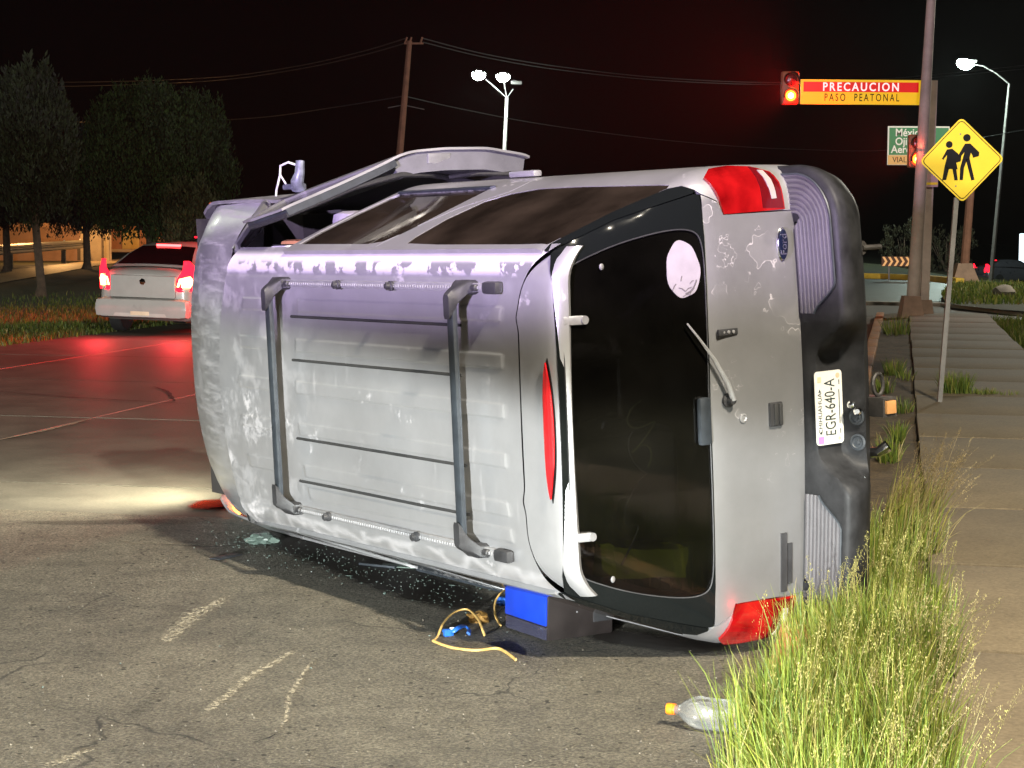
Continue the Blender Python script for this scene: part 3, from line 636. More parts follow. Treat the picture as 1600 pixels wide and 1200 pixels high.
for sg in (.42, -.42):
    for l_, n_ in ((2.55, 1), (1.75, 1), (1.05, 1)):
        g = G(); g.bbox((l_+.22, .78, sg), (.52, .2, .52), .06); g.bbox((l_-.08, 1.06, sg), (.16, .66, .5), .06, Matrix.Rotation(R(10), 3, 'Z')); st = part('seat', g, M_SEAT, smooth=60)
        g = G(); g.bbox((l_-.15, 1.50, sg), (.12, .2, .28), .045); part('headrest', g, M_SEAT, st, smooth=60)
# things that show through the open door
g = G(); g.bbox((2.84, 1.60, .66), (.20, .07, .14), .03); tr = part('dash_insert', g, M_TAN)
g = G(); g.bbox((2.79, 1.685, .655), (.17, .08, .10), .02); vt = part('vent_panel', g, M_WHT)
g = G()
for i in range(6): g.bbox((2.725+.024*i, 1.69, .707), (.009, .06, .004), .001)
part('vent_slot', g, M_RUB, vt)
g = G(); g.bbox((2.58, 1.42, .80), (.18, .14, .12), .05); part('deflated_airbag', g, mat('airbag_cloth', (.26, .24, .30), .8, var=.3, vscale=14, bump=.4, bscale=20))

# ---- roof rack
def rp(l, w, o=0): return Vector((l, roofh(w, l)+o, w))
for w_ in (.53, -.555):
    g = G(); g.bbox(rp(1.57, w_, .010), (1.76, .022, .034), .006); g.bbox(rp(1.57, w_, .022), (1.70, .010, .014), .003); rl = part('roof_rail', g, M_ALU)
    g = G()
    for k in range(84): g.box(rp(.76+.0195*k, w_, .0285), (.008, .005, .012))
    part('rail_teeth', g, M_ALU, rl)
    for l_, k_ in ((.70, .10), (2.47, .08)): g = G(); g.bbox(rp(l_, w_, .022), (k_, .041, .051), .014); part('end_cap', g, M_PLAS, rl)
    for l_ in ((1.92, 1.46) if w_ > 0 else (2.12, 1.35)):
        g = G(); g.lathe([(0, .022), (.012, .022), (.016, .014), (.034, .012), (.036, .004)], rp(l_, w_, .024), (0, 1, 0), 14); g.bbox(rp(l_, w_, .045), (.012, .02, .036), .004); part('tie_down', g, M_PLAS, rl)
for l_ in (2.49, .905):
    g = G(); g.bbox(Vector((l_, 1.945, -.0125)), (.048, .026, 1.02), .010); cb = part('crossbar', g, M_BAR)
    for w_, sg in ((.53, 1), (-.555, -1)):
        g = G(); b = rp(l_, w_, 0)
        A = [(-.035, .034), (.035, .034), (.05, .0), (.06, -.0), (-.06, 0), (-.05, 0)]
        secs = [(-.03, .095, .030, .0), (.035, .075, .030, 0), (.07, .045, .034, -.03*sg), (.096, .032, .05, -.06*sg), (.112, .028, .05, -.075*sg)]
        ring = []
        for hh, a, c, dz in secs: ring.append([(l_+a*.75*x - (.02 if hh < .03 else 0), b.y+hh, b.z+dz+c*z) for x, z in ((-1, -.7), (-.7, -1), (.7, -1), (1, -.7), (1, .7), (.7, 1), (-.7, 1), (-1, .7))])
        vs = [p for r_ in ring for p in r_]; fs = [(i*8+k, (i+1)*8+k, (i+1)*8+(k+1) % 8, i*8+(k+1) % 8) for i in range(4) for k in range(8)] + [tuple(range(32, 40))[::-1], tuple(range(8))]
        g.add(vs, fs); part('rack_foot', g, M_PLAS, cb, smooth=40)
        g = G(); g.lathe([(0, .014), (.03, .014), (.034, .008)], (l_-.075, b.y+.03, w_), (-1, 0, 0), 10); part('clamp_knob', g, M_PLAS, cb)
for w_ in (.372, .165, -.212, -.418):
    g = G(); pts = [rp(l, w_, .001) for l in np.linspace(.96, 2.42, 20)]; g.tube(pts, .007, 6); part('rub_strip', g, M_RUB)

# ================================================================== ground, road, pavement
def gz(x, y):
    k = sst(x/max(y, 1), .205, .245)*sst(y, 55, 62)
    return -min(2.6, .034*max(0, y-62))*k
def asphalt_mat():
    m = mat('asphalt', (.085, .075, .056), .62); nt = m.node_tree; N = nt.nodes; L = nt.links; p = N['Principled BSDF']
    tc = N.new('ShaderNodeTexCoord')
    def noi(s, d=4, r=.6):
        n = N.new('ShaderNodeTexNoise'); n.inputs['Scale'].default_value = s; n.inputs['Detail'].default_value = d; n.inputs['Roughness'].default_value = r; L.new(tc.outputs['Object'], n.inputs['Vector']); return n.outputs['Fac']
    big = noi(.55, 6, .62); mid = noi(5, 6, .65); fine = noi(85, 4, .75)
    r1 = N.new('ShaderNodeValToRGB'); e = r1.color_ramp.elements; e[0].position = .34; e[0].color = (.096, .086, .064, 1); e[1].position = .66; e[1].color = (.290, .261, .192, 1)
    ad = N.new('ShaderNodeMath'); ad.operation = 'MULTIPLY_ADD'; ad.inputs[1].default_value = .45; L.new(mid, ad.inputs[0])
    sb = N.new('ShaderNodeMath'); sb.operation = 'MULTIPLY'; sb.inputs[1].default_value = .6; L.new(big, sb.inputs[0]); L.new(sb.outputs[0], ad.inputs[2]); L.new(ad.outputs[0], r1.inputs[0])
    # aggregate: pale stones; shade in the pits put into the colour
    v = N.new('ShaderNodeTexVoronoi'); v.inputs['Scale'].default_value = 95; L.new(tc.outputs['Object'], v.inputs['Vector'])
    rs = N.new('ShaderNodeMapRange'); rs.inputs['From Min'].default_value = .0; rs.inputs['From Max'].default_value = 1; rs.inputs['To Min'].default_value = .60; rs.inputs['To Max'].default_value = 1.4
    sx = N.new('ShaderNodeSeparateXYZ'); L.new(v.outputs['Color'], sx.inputs[0]); L.new(sx.outputs[0], rs.inputs['Value'])
    fr = N.new('ShaderNodeMapRange'); fr.inputs['From Min'].default_value = .3; fr.inputs['From Max'].default_value = .7; fr.inputs['To Min'].default_value = .25; fr.inputs['To Max'].default_value = 1.75; L.new(fine, fr.inputs['Value'])
    mm = N.new('ShaderNodeMath'); mm.operation = 'MULTIPLY'; L.new(rs.outputs[0], mm.inputs[0]); L.new(fr.outputs[0], mm.inputs[1])
    v2 = N.new('ShaderNodeTexVoronoi'); v2.inputs['Scale'].default_value = 21; v2.inputs['Randomness'].default_value = 1; L.new(tc.outputs['Object'], v2.inputs['Vector'])
    s2 = N.new('ShaderNodeSeparateXYZ'); L.new(v2.outputs['Color'], s2.inputs[0])
    pr = N.new('ShaderNodeMapRange'); pr.inputs['From Min'].default_value = .38; pr.inputs['From Max'].default_value = 1.; pr.inputs['To Min'].default_value = .0; pr.inputs['To Max'].default_value = .24; L.new(s2.outputs[0], pr.inputs['Value'])
    lt = N.new('ShaderNodeMath'); lt.operation = 'LESS_THAN'; L.new(v2.outputs['Distance'], lt.inputs[0]); L.new(pr.outputs[0], lt.inputs[1])
    pit = N.new('ShaderNodeMath'); pit.operation = 'MULTIPLY_ADD'; pit.inputs[1].default_value = -.8; pit.inputs[2].default_value = 1; L.new(lt.outputs[0], pit.inputs[0])
    m2 = N.new('ShaderNodeMath'); m2.operation = 'MULTIPLY'; L.new(mm.outputs[0], m2.inputs[0]); L.new(pit.outputs[0], m2.inputs[1])
    vc = N.new('ShaderNodeTexVoronoi'); vc.feature = 'DISTANCE_TO_EDGE'; vc.inputs['Scale'].default_value = .85
    wv = N.new('ShaderNodeVectorMath'); wv.operation = 'MULTIPLY_ADD'; wv.inputs[1].default_value = (.35, .35, 0); nw = N.new('ShaderNodeTexNoise'); nw.inputs['Scale'].default_value = 3.5; nw.inputs['Detail'].default_value = 7
    L.new(tc.outputs['Object'], nw.inputs['Vector']); L.new(nw.outputs['Color'], wv.inputs[0]); L.new(tc.outputs['Object'], wv.inputs[2]); L.new(wv.outputs[0], vc.inputs['Vector'])
    ck = N.new('ShaderNodeMapRange'); ck.inputs['From Min'].default_value = .002; ck.inputs['From Max'].default_value = .007; ck.inputs['To Min'].default_value = .35; ck.inputs['To Max'].default_value = 1; L.new(vc.outputs['Distance'], ck.inputs['Value'])
    cm = N.new('ShaderNodeMapRange'); cm.inputs['From Min'].default_value = .50; cm.inputs['From Max'].default_value = .56; L.new(noi(.9, 2), cm.inputs['Value'])
    cx = N.new('ShaderNodeMix'); cx.data_type = 'FLOAT'; cx.inputs[2].default_value = 1; L.new(cm.outputs[0], cx.inputs[0]); L.new(ck.outputs[0], cx.inputs[3])
    m3 = N.new('ShaderNodeMath'); m3.operation = 'MULTIPLY'; L.new(m2.outputs[0], m3.inputs[0]); L.new(cx.outputs[0], m3.inputs[1])
    sc = N.new('ShaderNodeVectorMath'); sc.operation = 'SCALE'; L.new(r1.outputs[0], sc.inputs[0]); L.new(m3.outputs[0], sc.inputs['Scale']); L.new(sc.outputs[0], p.inputs['Base Color'])
    b = N.new('ShaderNodeBump'); b.inputs['Strength'].default_value = .9; b.inputs['Distance'].default_value = .02
    hh = N.new('ShaderNodeMath'); hh.operation = 'ADD'; L.new(m2.outputs[0], hh.inputs[0]); L.new(mid, hh.inputs[1]); L.new(hh.outputs[0], b.inputs['Height']); L.new(b.outputs[0], p.inputs['Normal'])
    return m
M_ASP = asphalt_mat()
def concrete(name, a, b, rough=.6, bump=.25, rnd=.18, spec=.5):
    m = mat(name, a, rough, var=.01, vscale=1.6, bump=bump, bscale=70, speck=.22, sscale=60, spec=spec); nt = m.node_tree; N = nt.nodes; L = nt.links
    r = [n for n in N if n.bl_idname == 'ShaderNodeValToRGB'][0]; r.color_ramp.elements[0].color = (*a, 1); r.color_ramp.elements[1].color = (*b, 1)
    p = N['Principled BSDF']; src = p.inputs['Base Color'].links[0].from_socket
    oi = N.new('ShaderNodeObjectInfo'); mr = N.new('ShaderNodeMapRange'); mr.inputs['To Min'].default_value = 1-rnd; mr.inputs['To Max'].default_value = 1+rnd; L.new(oi.outputs['Random'], mr.inputs['Value'])
    sc = N.new('ShaderNodeVectorMath'); sc.operation = 'SCALE'; L.new(src, sc.inputs[0]); L.new(mr.outputs[0], sc.inputs['Scale']); L.new(sc.outputs[0], p.inputs['Base Color'])
    return m
M_RC = concrete('road_concrete', (.075, .070, .058), (.135, .124, .100), .52, .2, .12, .5)
M_PV = concrete('pavement_concrete', (.118, .092, .056), (.185, .147, .092), .8, .3, .12)
M_KERB = mat('kerb_paint', (.40, .17, .045), .7, var=.5, vscale=9, dark=(.14, .09, .05), bump=.4, bscale=40)
M_SOIL = mat('verge_soil', (.075, .052, .026), .95, var=.5, vscale=5, bump=.8, bscale=25, speck=.4, sscale=50)
M_TURF = mat('dark_turf', (.035, .036, .013), .95, var=.6, vscale=2.5, bump=.8, bscale=14, speck=.5, sscale=22)
M_TAR = mat('tar', (.018, .017, .016), .7, var=.3, vscale=10)

g = G(); xs = [-260, -140, -80, -50] + list(range(-30, 71, 5)) + [90, 140, 260]; ys = [-40, -10, 0, 10, 20, 30, 40, 50, 55, 58, 60, 62, 64, 67, 70, 80, 90, 100, 115, 130, 150, 200, 300, 420]
g.grid(lambda x, y: (x, y, gz(x, y)-.06), xs, ys, flip=True); gro = tag(g.build('ground', M_TURF, smooth=60), kind='structure')
def quad(n0, n1, s0, s1, z): return [ns(n0, s0, z), ns(n1, s0, z), ns(n1, s1, z), ns(n0, s1, z)]
g = G(); g.grid(lambda n, s: ns(n, s, .0 + .004*noise.noise(Vector((n*.7, s*.7, 0)))*(sst(abs(s-10.45), 0, 1))), list(np.linspace(-12.9, -.46, 40)), list(np.linspace(-14, 10.45, 60)), flip=True)
road = tag(g.build('road', M_ASP, smooth=60), kind='structure')
g = G(); g.add(quad(-12.9, -.46, 10.45, 38.4, -.03), [(0, 1, 2, 3)]); rb = g.build('road_base', M_TAR); rb.parent = road
SL = []
sedge = [10.442, 11.62, 15.75, 19.6, 23.4, 27.2, 31.0, 34.8, 38.4]; nedge = [-12.9, -10.8, -7.2, -3.6, -.46]
for i in range(len(sedge)-1):
    for j in range(len(nedge)-1):
        c = ns((nedge[j]+nedge[j+1])/2, (sedge[i]+sedge[i+1])/2, -.03)
        g = G(); a = (nedge[j+1]-nedge[j]-.03); b = (sedge[i+1]-sedge[i]-.03); g.bbox((0, 0, .0135 + rng.uniform(0, .003)), (a, b, .027), .004)
        o = g.build('concrete_slab', M_RC, road, None); o.location = c; o.rotation_euler = (0, 0, -R(11.8) + rng.uniform(-.002, .002))
# cracks and tar lines of the road
def ribbon(pts, w, z, wob=.0, seed=0, taper=True):
    g = G(); P = []
    r = random.Random(seed)
    for i in range(len(pts)-1):
        a, b = Vector(pts[i]), Vector(pts[i+1]); n = max(2, int((b-a).length/.08))
        for k in range(n): P.append(a.lerp(b, k/n) + Vector((r.uniform(-wob, wob), r.uniform(-wob, wob), 0)))
    P.append(Vector(pts[-1])); vs = []
    for i, p in enumerate(P):
        d = (P[min(i+1, len(P)-1)] - P[max(0, i-1)]).normalized(); q = Vector((-d.y, d.x, 0)); t = i/(len(P)-1)
        ww = w*(math.sin(math.pi*min(1, max(.03, t)))**.4 if taper else 1)*r.uniform(.7, 1.3)
        vs += [Vector((p.x, p.y, z)) + q*ww/2, Vector((p.x, p.y, z)) - q*ww/2]
    g.add(vs, [(2*i, 2*i+1, 2*i+3, 2*i+2)[::-1] for i in range(len(P)-1)]); return g
M_CRK = mat('pale_crack', (.22, .19, .13), .9, var=.4, vscale=20)
for k, (pts, w, m) in enumerate(((((0, 688), (60, 676), (110, 664), (140, 655)), .05, M_CRK), (((180, 845), (215, 852), (250, 850), (300, 853), (360, 853)), .012, M_CRK), (((250, 852), (330, 856), (390, 853)), .012, M_TAR), (((395, 1165), (420, 1155), (445, 1148)), .006, M_TAR), (((0, 612), (120, 622), (300, 632)), .03, M_TAR), (((240, 605), (262, 612), (273, 628)), .04, M_TAR))):
    ribbon([gnd(*p) for p in pts], w, .0075, .008, k).build('crack', m, road, None)
def soft_mat(name, col, rough, dens, scale=60., amt=.5, spec=.5):
    m = mat(name, col, rough, var=.3, vscale=12, spec=spec); nt = m.node_tree; N = nt.nodes; L = nt.links; p = N['Principled BSDF']
    at_ = N.new('ShaderNodeAttribute'); at_.attribute_name = 'fade'; tc = N.new('ShaderNodeTexCoord')
    n = N.new('ShaderNodeTexNoise'); n.inputs['Scale'].default_value = scale; n.inputs['Detail'].default_value = 4; n.inputs['Roughness'].default_value = .7; L.new(tc.outputs['Object'], n.inputs['Vector'])
    a = N.new('ShaderNodeMath'); a.operation = 'MULTIPLY_ADD'; a.inputs[1].default_value = amt*2; a.inputs[2].default_value = -amt - (.42 if amt > .7 else 0); L.new(n.outputs['Fac'], a.inputs[0])
    b = N.new('ShaderNodeMath'); b.operation = 'ADD'; L.new(a.outputs[0], b.inputs[0]); L.new(at_.outputs['Fac'], b.inputs[1])
    c = N.new('ShaderNodeMapRange'); c.inputs['From Min'].default_value = .42; c.inputs['From Max'].default_value = .75; c.inputs['To Max'].default_value = dens; L.new(b.outputs[0], c.inputs['Value']); L.new(c.outputs[0], p.inputs['Alpha'])
    return m
def smear(name, pts, widths, m, z=.006, parent=None, seg=12):
    """worn, stained or shaded streak on the road: a thin film whose edge frays out"""
    pts = [Vector((p.x, p.y, z)) for p in pts]; g = G(); fade = []; P = []; W = []
    for i in range(len(pts)-1):
        for k in range(10): P.append(pts[i].lerp(pts[i+1], k/10)); W.append(widths[i] + (widths[i+1]-widths[i])*k/10)
    P.append(pts[-1]); W.append(widths[-1]); vs = []
    for i, p in enumerate(P):
        d = (P[min(i+1, len(P)-1)] - P[max(0, i-1)]).normalized(); q = Vector((-d.y, d.x, 0)); t = i/(len(P)-1)
        for k in range(seg+1):
            u = -1 + 2*k/seg; vs.append(p + q*u*W[i]); fade.append(max(0, (1-u*u))*min(1, 4*t)*min(1, 4*(1-t)))
    n = seg+1
    g.add(vs, [(i*n+k, (i+1)*n+k, (i+1)*n+k+1, i*n+k+1)[::-1] for i in range(len(P)-1) for k in range(seg)])
    o = g.build(name, m, parent, None); a = o.data.attributes.new('fade', 'FLOAT', 'POINT'); a.data.foreach_set('value', fade); return o
M_SCR = soft_mat('scraped_asphalt', (.42, .38, .28), .85, .8, 75, 1.5); M_DARK_FILM = soft_mat('dark_film', (.016, .011, .008), .5, .85, 9, .35); M_DUST = soft_mat('tyre_rubber_mark', (.03, .028, .024), .8, .3, 40, 1.2)
M_RED = soft_mat('red_fluid', (.20, .018, .008), .15, .92, 8, .35)
for pts, wd in ((((238, 1028), (262, 1000), (300, 965), (345, 940), (375, 918)), (.02, .07, .11, .06, .015)), (((285, 1145), (330, 1110), (390, 1060), (450, 1025), (505, 995)), (.02, .05, .055, .045, .02)), (((440, 1180), (444, 1130), (452, 1090), (480, 1045), (520, 1000)), (.02, .022, .026, .022, .012)), (((40, 1215), (110, 1185), (170, 1165)), (.02, .06, .02))):
    smear('scrape_mark', [gnd(*p) for p in pts], wd, M_SCR, .0065, road)
for pts, wd in ((((180, 1140), (230, 1100), (300, 1060)), (.05, .08, .04)), (((330, 1035), (370, 1005), (420, 975)), (.05, .08, .04))): smear('rubber_mark', [gnd(*p) for p in pts], wd, M_DUST, .0055, road)
smear('dark_smear', [gnd(*p) for p in ((330, 830), (430, 835), (520, 865), (620, 905), (720, 945), (820, 980))], (.25, .34, .36, .34, .26, .18), M_DARK_FILM, .0058, road)  # oil stain, with shade under the roof edge put into its colour
smear('dark_smear', [gnd(*p) for p in ((880, 975), (980, 1000), (1080, 1012), (1180, 1018))], (.12, .2, .2, .14), M_DARK_FILM, .0058, road)
smear('dark_smear', [gnd(*p) for p in ((-20, 818), (120, 818), (240, 816), (340, 820))], (.10, .12, .14, .2), soft_mat('dark_band_film', (.03, .026, .02), .6, .3, 8, .5), .0053, road)  # dark band along the near edge of the concrete
smear('fluid_stain', [gnd(*p) for p in ((285, 788), (320, 789), (365, 790), (410, 800))], (.14, .30, .36, .2), M_RED, .007, road)
# kerb, verge and pavement on the right
kb = None
g = G(); g.add(quad(-.46, .15, -6, 38.2, -.02), [(0, 1, 2, 3)]); kb = tag(g.build('kerb', M_SOIL, None, None), kind='structure')
for i in range(22):
    s0 = -4 + i*1.9
    if s0 > 36.5: break
    g = G(); g.bbox((0, 0, 0), (.15, 1.885, .17), .018); o = g.build('kerb_stone', M_KERB, kb); o.location = ns(-.38, s0+.95, .045 + rng.uniform(-.006, .006)); o.rotation_euler = (0, 0, -R(11.8)+rng.uniform(-.006, .006))
g = G(); g.grid(lambda n, s: ns(n, s, .085 + .03*noise.noise(Vector((n*4, s*3, 1)))), list(np.linspace(-.31, .16, 8)), list(np.linspace(-5, 38, 160)), flip=True); verge = tag(g.build('verge', M_SOIL), kind='structure')
g = G(); g.add(quad(.13, 1.72, -6, 38.1, .07), [(0, 1, 2, 3)]); sw = tag(g.build('sidewalk', M_TAR, None, None), kind='structure')
s0 = 7.25 - 1.9*7
while s0 < 37.5:
    s1 = min(s0+1.9, 38.1)
    g = G(); g.bbox((0, 0, 0), (1.5, s1-s0-.048, .08), .010); o = g.build('pavement_slab', M_PV, sw, 30); o.location = ns(.92 + rng.uniform(-.008, .008), (s0+s1)/2, .09 + rng.uniform(-.003, .003)); o.rotation_euler = (0, 0, -R(11.8)+rng.uniform(-.003, .003)); s0 = s1
# street crossing beyond the end of the pavement, island and far yellow kerb
M_ST2 = concrete('crossing_concrete', (.05, .053, .047), (.08, .08, .072), .5, .2, .1)
def poly_sheet(name, P, m, z=0, kind='structure', parent=None):
    g = G(); g.add([Vector((p.x, p.y, z)) for p in P], [tuple(range(len(P)))]); o = g.build(name, m, parent, None)
    n = o.data.polygons[0].normal
    if n.z < 0: o.data.flip_normals()
    return tag(o, kind=kind) if kind else o
poly_sheet('cross_street', [ns(-13, 38.4), ns(1.72, 38.4), ns(24, 33), ns(30, 38), gnd(1600, 487), gnd(1480, 472), gnd(1340, 472), ns(-13, 48)], mat('worn_asphalt', (.07, .055, .04), .7, var=.3, vscale=3, bump=.4, bscale=60), -.022)
poly_sheet('far_road', [gnd(1600, 486) , gnd(1480, 470), gnd(1340, 470), ns(-13, 48), ns(-13, 72), gnd(1340, 434), gnd(1495, 441), gnd(1600, 447)], M_ST2, -.016)
a, b = gnd(1330, 474), gnd(1480, 477); c = gnd(1610, 492)
g = G()
for p, q in ((a, b), (b, c)):
    d = (q-p); ang = math.atan2(d.y, d.x); g.bbox((p+q)/2 + Vector((0, 0, .0)), (d.length, .42, .12), .02, Matrix.Rotation(ang, 3, 'Z'))
gut = tag(g.build('concrete_gutter', concrete('gutter_concrete', (.22, .18, .14), (.33, .28, .22))), kind='structure')
isl = []
for p in ((1478, 474), (1500, 478), (1560, 484), (1640, 490), (1660, 450), (1600, 444), (1540, 440), (1490, 445), (1470, 460)): isl.append(gnd(*p, z=.08))
poly_sheet('grass_island', isl, M_TURF, .09)
g = G(); pk = [gnd(1300, 433), gnd(1380, 435), gnd(1450, 438), gnd(1500, 443)]
for p, q in zip(pk, pk[1:]):
    d = q-p; g.bbox((p+q)/2 + Vector((0, 0, .08)), (d.length, .3, .2), .03, Matrix.Rotation(math.atan2(d.y, d.x), 3, 'Z'))
tag(g.build('yellow_kerb', mat('yellow_kerb_paint', (.62, .40, .04), .7, var=.3, vscale=2)), kind='structure')
# left: mown verge, footway behind it
poly_sheet('left_lawn', [ns(-12.95, 8), ns(-12.95, 70), ns(-40, 90), ns(-40, 8)], M_TURF, -.01)
fw = [gnd(0, 443), gnd(150, 416), gnd(200, 409), gnd(340, 404), gnd(340, 399), gnd(150, 407), gnd(40, 418), gnd(0, 424), gnd(-60, 430), gnd(-60, 455)]
poly_sheet('left_footway', fw, concrete('footway_concrete', (.25, .19, .12), (.36, .28, .18)), .02)

# ================================================================== grass and trees
def leaf_mat(name, rough=.6, trans=.35):
    m = bpy.data.materials.new(name); m.use_nodes = True; nt = m.node_tree; N = nt.nodes; L = nt.links; p = N['Principled BSDF']
    a = N.new('ShaderNodeAttribute'); a.attribute_name = 'tint'; L.new(a.outputs['Color'], p.inputs['Base Color']); p.inputs['Roughness'].default_value = rough
    t = N.new('ShaderNodeBsdfTranslucent'); L.new(a.outputs['Color'], t.inputs[0]); mx = N.new('ShaderNodeMixShader'); mx.inputs[0].default_value = trans
    o = [n for n in N if n.bl_idname == 'ShaderNodeOutputMaterial'][0]; L.new(p.outputs[0], mx.inputs[1]); L.new(t.outputs[0], mx.inputs[2]); L.new(mx.outputs[0], o.inputs[0]); return m
M_GRS = leaf_mat('grass_blades'); M_LEAF = leaf_mat('tree_leaves', .7, .15)
def npmesh(name, V, F, col, m, parent=None):
    me = bpy.data.meshes.new(name); V = np.asarray(V, np.float32); F = np.asarray(F, np.int32); k = F.shape[1]
    me.vertices.add(len(V)); me.vertices.foreach_set('co', V.ravel()); me.loops.add(F.size); me.loops.foreach_set('vertex_index', F.ravel())
    me.polygons.add(len(F)); me.polygons.foreach_set('loop_start', np.arange(0, F.size, k, dtype=np.int32)); me.update(calc_edges=True)
    a = me.color_attributes.new('tint', 'FLOAT_COLOR', 'POINT'); a.data.foreach_set('color', np.concatenate([np.asarray(col, np.float32), np.ones((len(V), 1), np.float32)], 1).ravel())
    me.materials.append(m); o = bpy.data.objects.new(name, me); C.objects.link(o); o.parent = parent; return o
class Blades:
    def __init__(s, seed): s.r = np.random.RandomState(seed); s.V = []; s.F = []; s.C = []; s.n = 0
    def quadstrip(s, base, top_h, lean, bend, width, colA, colB, seg=4):
        n = len(base); r = s.r; t = np.linspace(0, 1, seg+1)[None, :, None]
        side = np.stack([-np.sin(lean[1]), np.cos(lean[1]), 0*lean[1]], 1); fac = r.uniform(0, np.pi, n); wd = np.stack([np.cos(fac), np.sin(fac), 0*fac], 1)
        dirv = np.stack([np.cos(lean[1])*lean[0], np.sin(lean[1])*lean[0], 0*lean[0]], 1)[:, None, :]
        up = np.zeros((n, 1, 3)); up[:, 0, 2] = top_h
        P = base[:, None, :] + up*t*(1 - .35*bend[:, None, None]*t*t) + dirv*top_h[:, None, None]*(t*(.35) + bend[:, None, None]*t**2.2)
        W = width[:, None, None]*(1 - t**1.6)*.5 + .0004
        A = P - wd[:, None, :]*W; B = P + wd[:, None, :]*W
        V = np.stack([A, B], 2).reshape(n, -1, 3); m = (seg+1)*2
        F = np.array([(2*i, 2*i+1, 2*i+3, 2*i+2) for i in range(seg)])[None] + (np.arange(n)*m)[:, None, None] + s.n
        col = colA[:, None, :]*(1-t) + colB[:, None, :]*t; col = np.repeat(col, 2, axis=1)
        s.V.append(V.reshape(-1, 3)); s.F.append(F.reshape(-1, 4)); s.C.append(col.reshape(-1, 3)); s.n += n*m
        return P
    def spikelets(s, c, size, col):       # small upright diamonds
        n = len(c); r = s.r; a = r.uniform(0, 2*np.pi, n); d = np.stack([np.cos(a)*.5, np.sin(a)*.5, r.uniform(.5, 1.1, n)], 1)*size[:, None]; q = np.stack([-np.sin(a), np.cos(a), 0*a], 1)*size[:, None]*.22
        V = np.stack([c, c+d*.5+q, c+d, c+d*.5-q], 1).reshape(-1, 3); F = (np.arange(n)*4)[:, None] + np.arange(4)[None] + s.n
        s.V.append(V); s.F.append(F); s.C.append(np.repeat(col, 4, axis=0)); s.n += n*4
    def build(s, name, m=None, parent=None): return npmesh(name, np.concatenate(s.V), np.concatenate(s.F), np.concatenate(s.C), m or M_GRS, parent)
def nsarr(n, s, z): return np.stack([n*.9789+s*.2045, -n*.2045+s*.9789, z+0*n], 1)
GREEN = np.array([[.14, .20, .024], [.20, .24, .030], [.085, .14, .02], [.27, .25, .055], [.33, .28, .11]])
def tuft(B, n, s, rad, count, h, pal=(.32, .3, .2, .13, .05), z=.08, lean=.45, width=.006, ldir=None, ns_scale=(1, 1)):
    r = B.r; a = r.uniform(0, 2*np.pi, count); q = np.sqrt(r.uniform(0, 1, count))*rad
    N_ = n + q*np.cos(a)*ns_scale[0]; S_ = s + q*np.sin(a)*ns_scale[1]; base = nsarr(N_, S_, z)
    hh = h*r.uniform(.45, 1.1, count); la = a*.9 + r.normal(0, .7, count) if ldir is None else ldir + r.normal(0, .8, count)
    c = GREEN[r.choice(5, count, p=np.array(pal)/sum(pal))]*r.uniform(.75, 1.25, (count, 1))
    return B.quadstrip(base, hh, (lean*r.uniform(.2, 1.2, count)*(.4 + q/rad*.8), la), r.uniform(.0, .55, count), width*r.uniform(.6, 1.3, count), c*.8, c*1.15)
def heads(B, n, s, rad, count, h, ldir, lean=.5, z=.08, ns_scale=(1, 1), col=(.32, .27, .10)):
    r = B.r; a = r.uniform(0, 2*np.pi, count); q = np.sqrt(r.uniform(0, 1, count))*rad; base = nsarr(n+q*np.cos(a)*ns_scale[0], s+q*np.sin(a)*ns_scale[1], z)
    hh = h*r.uniform(.65, 1.1, count); c = np.array(col)*r.uniform(.7, 1.2, (count, 1))
    P = B.quadstrip(base, hh, (lean*r.uniform(.3, 1.1, count), ldir + r.normal(0, .55, count)), r.uniform(.05, .4, count), np.full(count, .0032), c*.8, c, seg=6)
    tip = P[:, -1]; d = P[:, -1]-P[:, -3]; d /= np.linalg.norm(d, axis=1)[:, None]
    for k in range(64):
        t = r.uniform(0, 1, count); L_ = .16*hh/h
        br = r.uniform(0, 2*np.pi, count); rad_ = .035*(1-t)*r.uniform(.1, 1, count)+.004
        cc = tip - d*(L_*(1-t))[:, None] + np.stack([np.cos(br)*rad_, np.sin(br)*rad_, rad_*.6], 1)
        B.spikelets(cc, r.uniform(.0045, .009, count), c*r.uniform(.8, 1.4, (count, 1)))
B = Blades(3)
rr = np.random.RandomState(5)
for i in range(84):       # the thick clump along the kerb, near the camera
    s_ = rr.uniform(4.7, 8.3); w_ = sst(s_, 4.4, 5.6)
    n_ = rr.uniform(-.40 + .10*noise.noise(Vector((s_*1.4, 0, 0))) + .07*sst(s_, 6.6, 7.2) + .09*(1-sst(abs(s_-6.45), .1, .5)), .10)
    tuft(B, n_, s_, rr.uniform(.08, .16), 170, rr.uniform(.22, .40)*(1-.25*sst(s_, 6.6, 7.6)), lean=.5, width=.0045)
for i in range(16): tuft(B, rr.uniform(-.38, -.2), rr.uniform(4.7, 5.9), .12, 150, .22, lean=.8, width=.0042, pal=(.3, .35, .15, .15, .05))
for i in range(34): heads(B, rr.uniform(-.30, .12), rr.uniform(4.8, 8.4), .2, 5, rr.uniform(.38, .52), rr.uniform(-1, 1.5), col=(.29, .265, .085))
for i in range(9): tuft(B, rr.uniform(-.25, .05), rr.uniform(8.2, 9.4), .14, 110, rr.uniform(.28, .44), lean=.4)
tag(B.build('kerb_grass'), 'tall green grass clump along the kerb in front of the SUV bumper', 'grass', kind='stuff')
B = Blades(9)
for i in range(10): heads(B, rr.uniform(.02, .16), rr.uniform(9.6, 10.8), .14, 9, rr.uniform(.42, .58), -.25, lean=1.0, col=(.25, .19, .085))
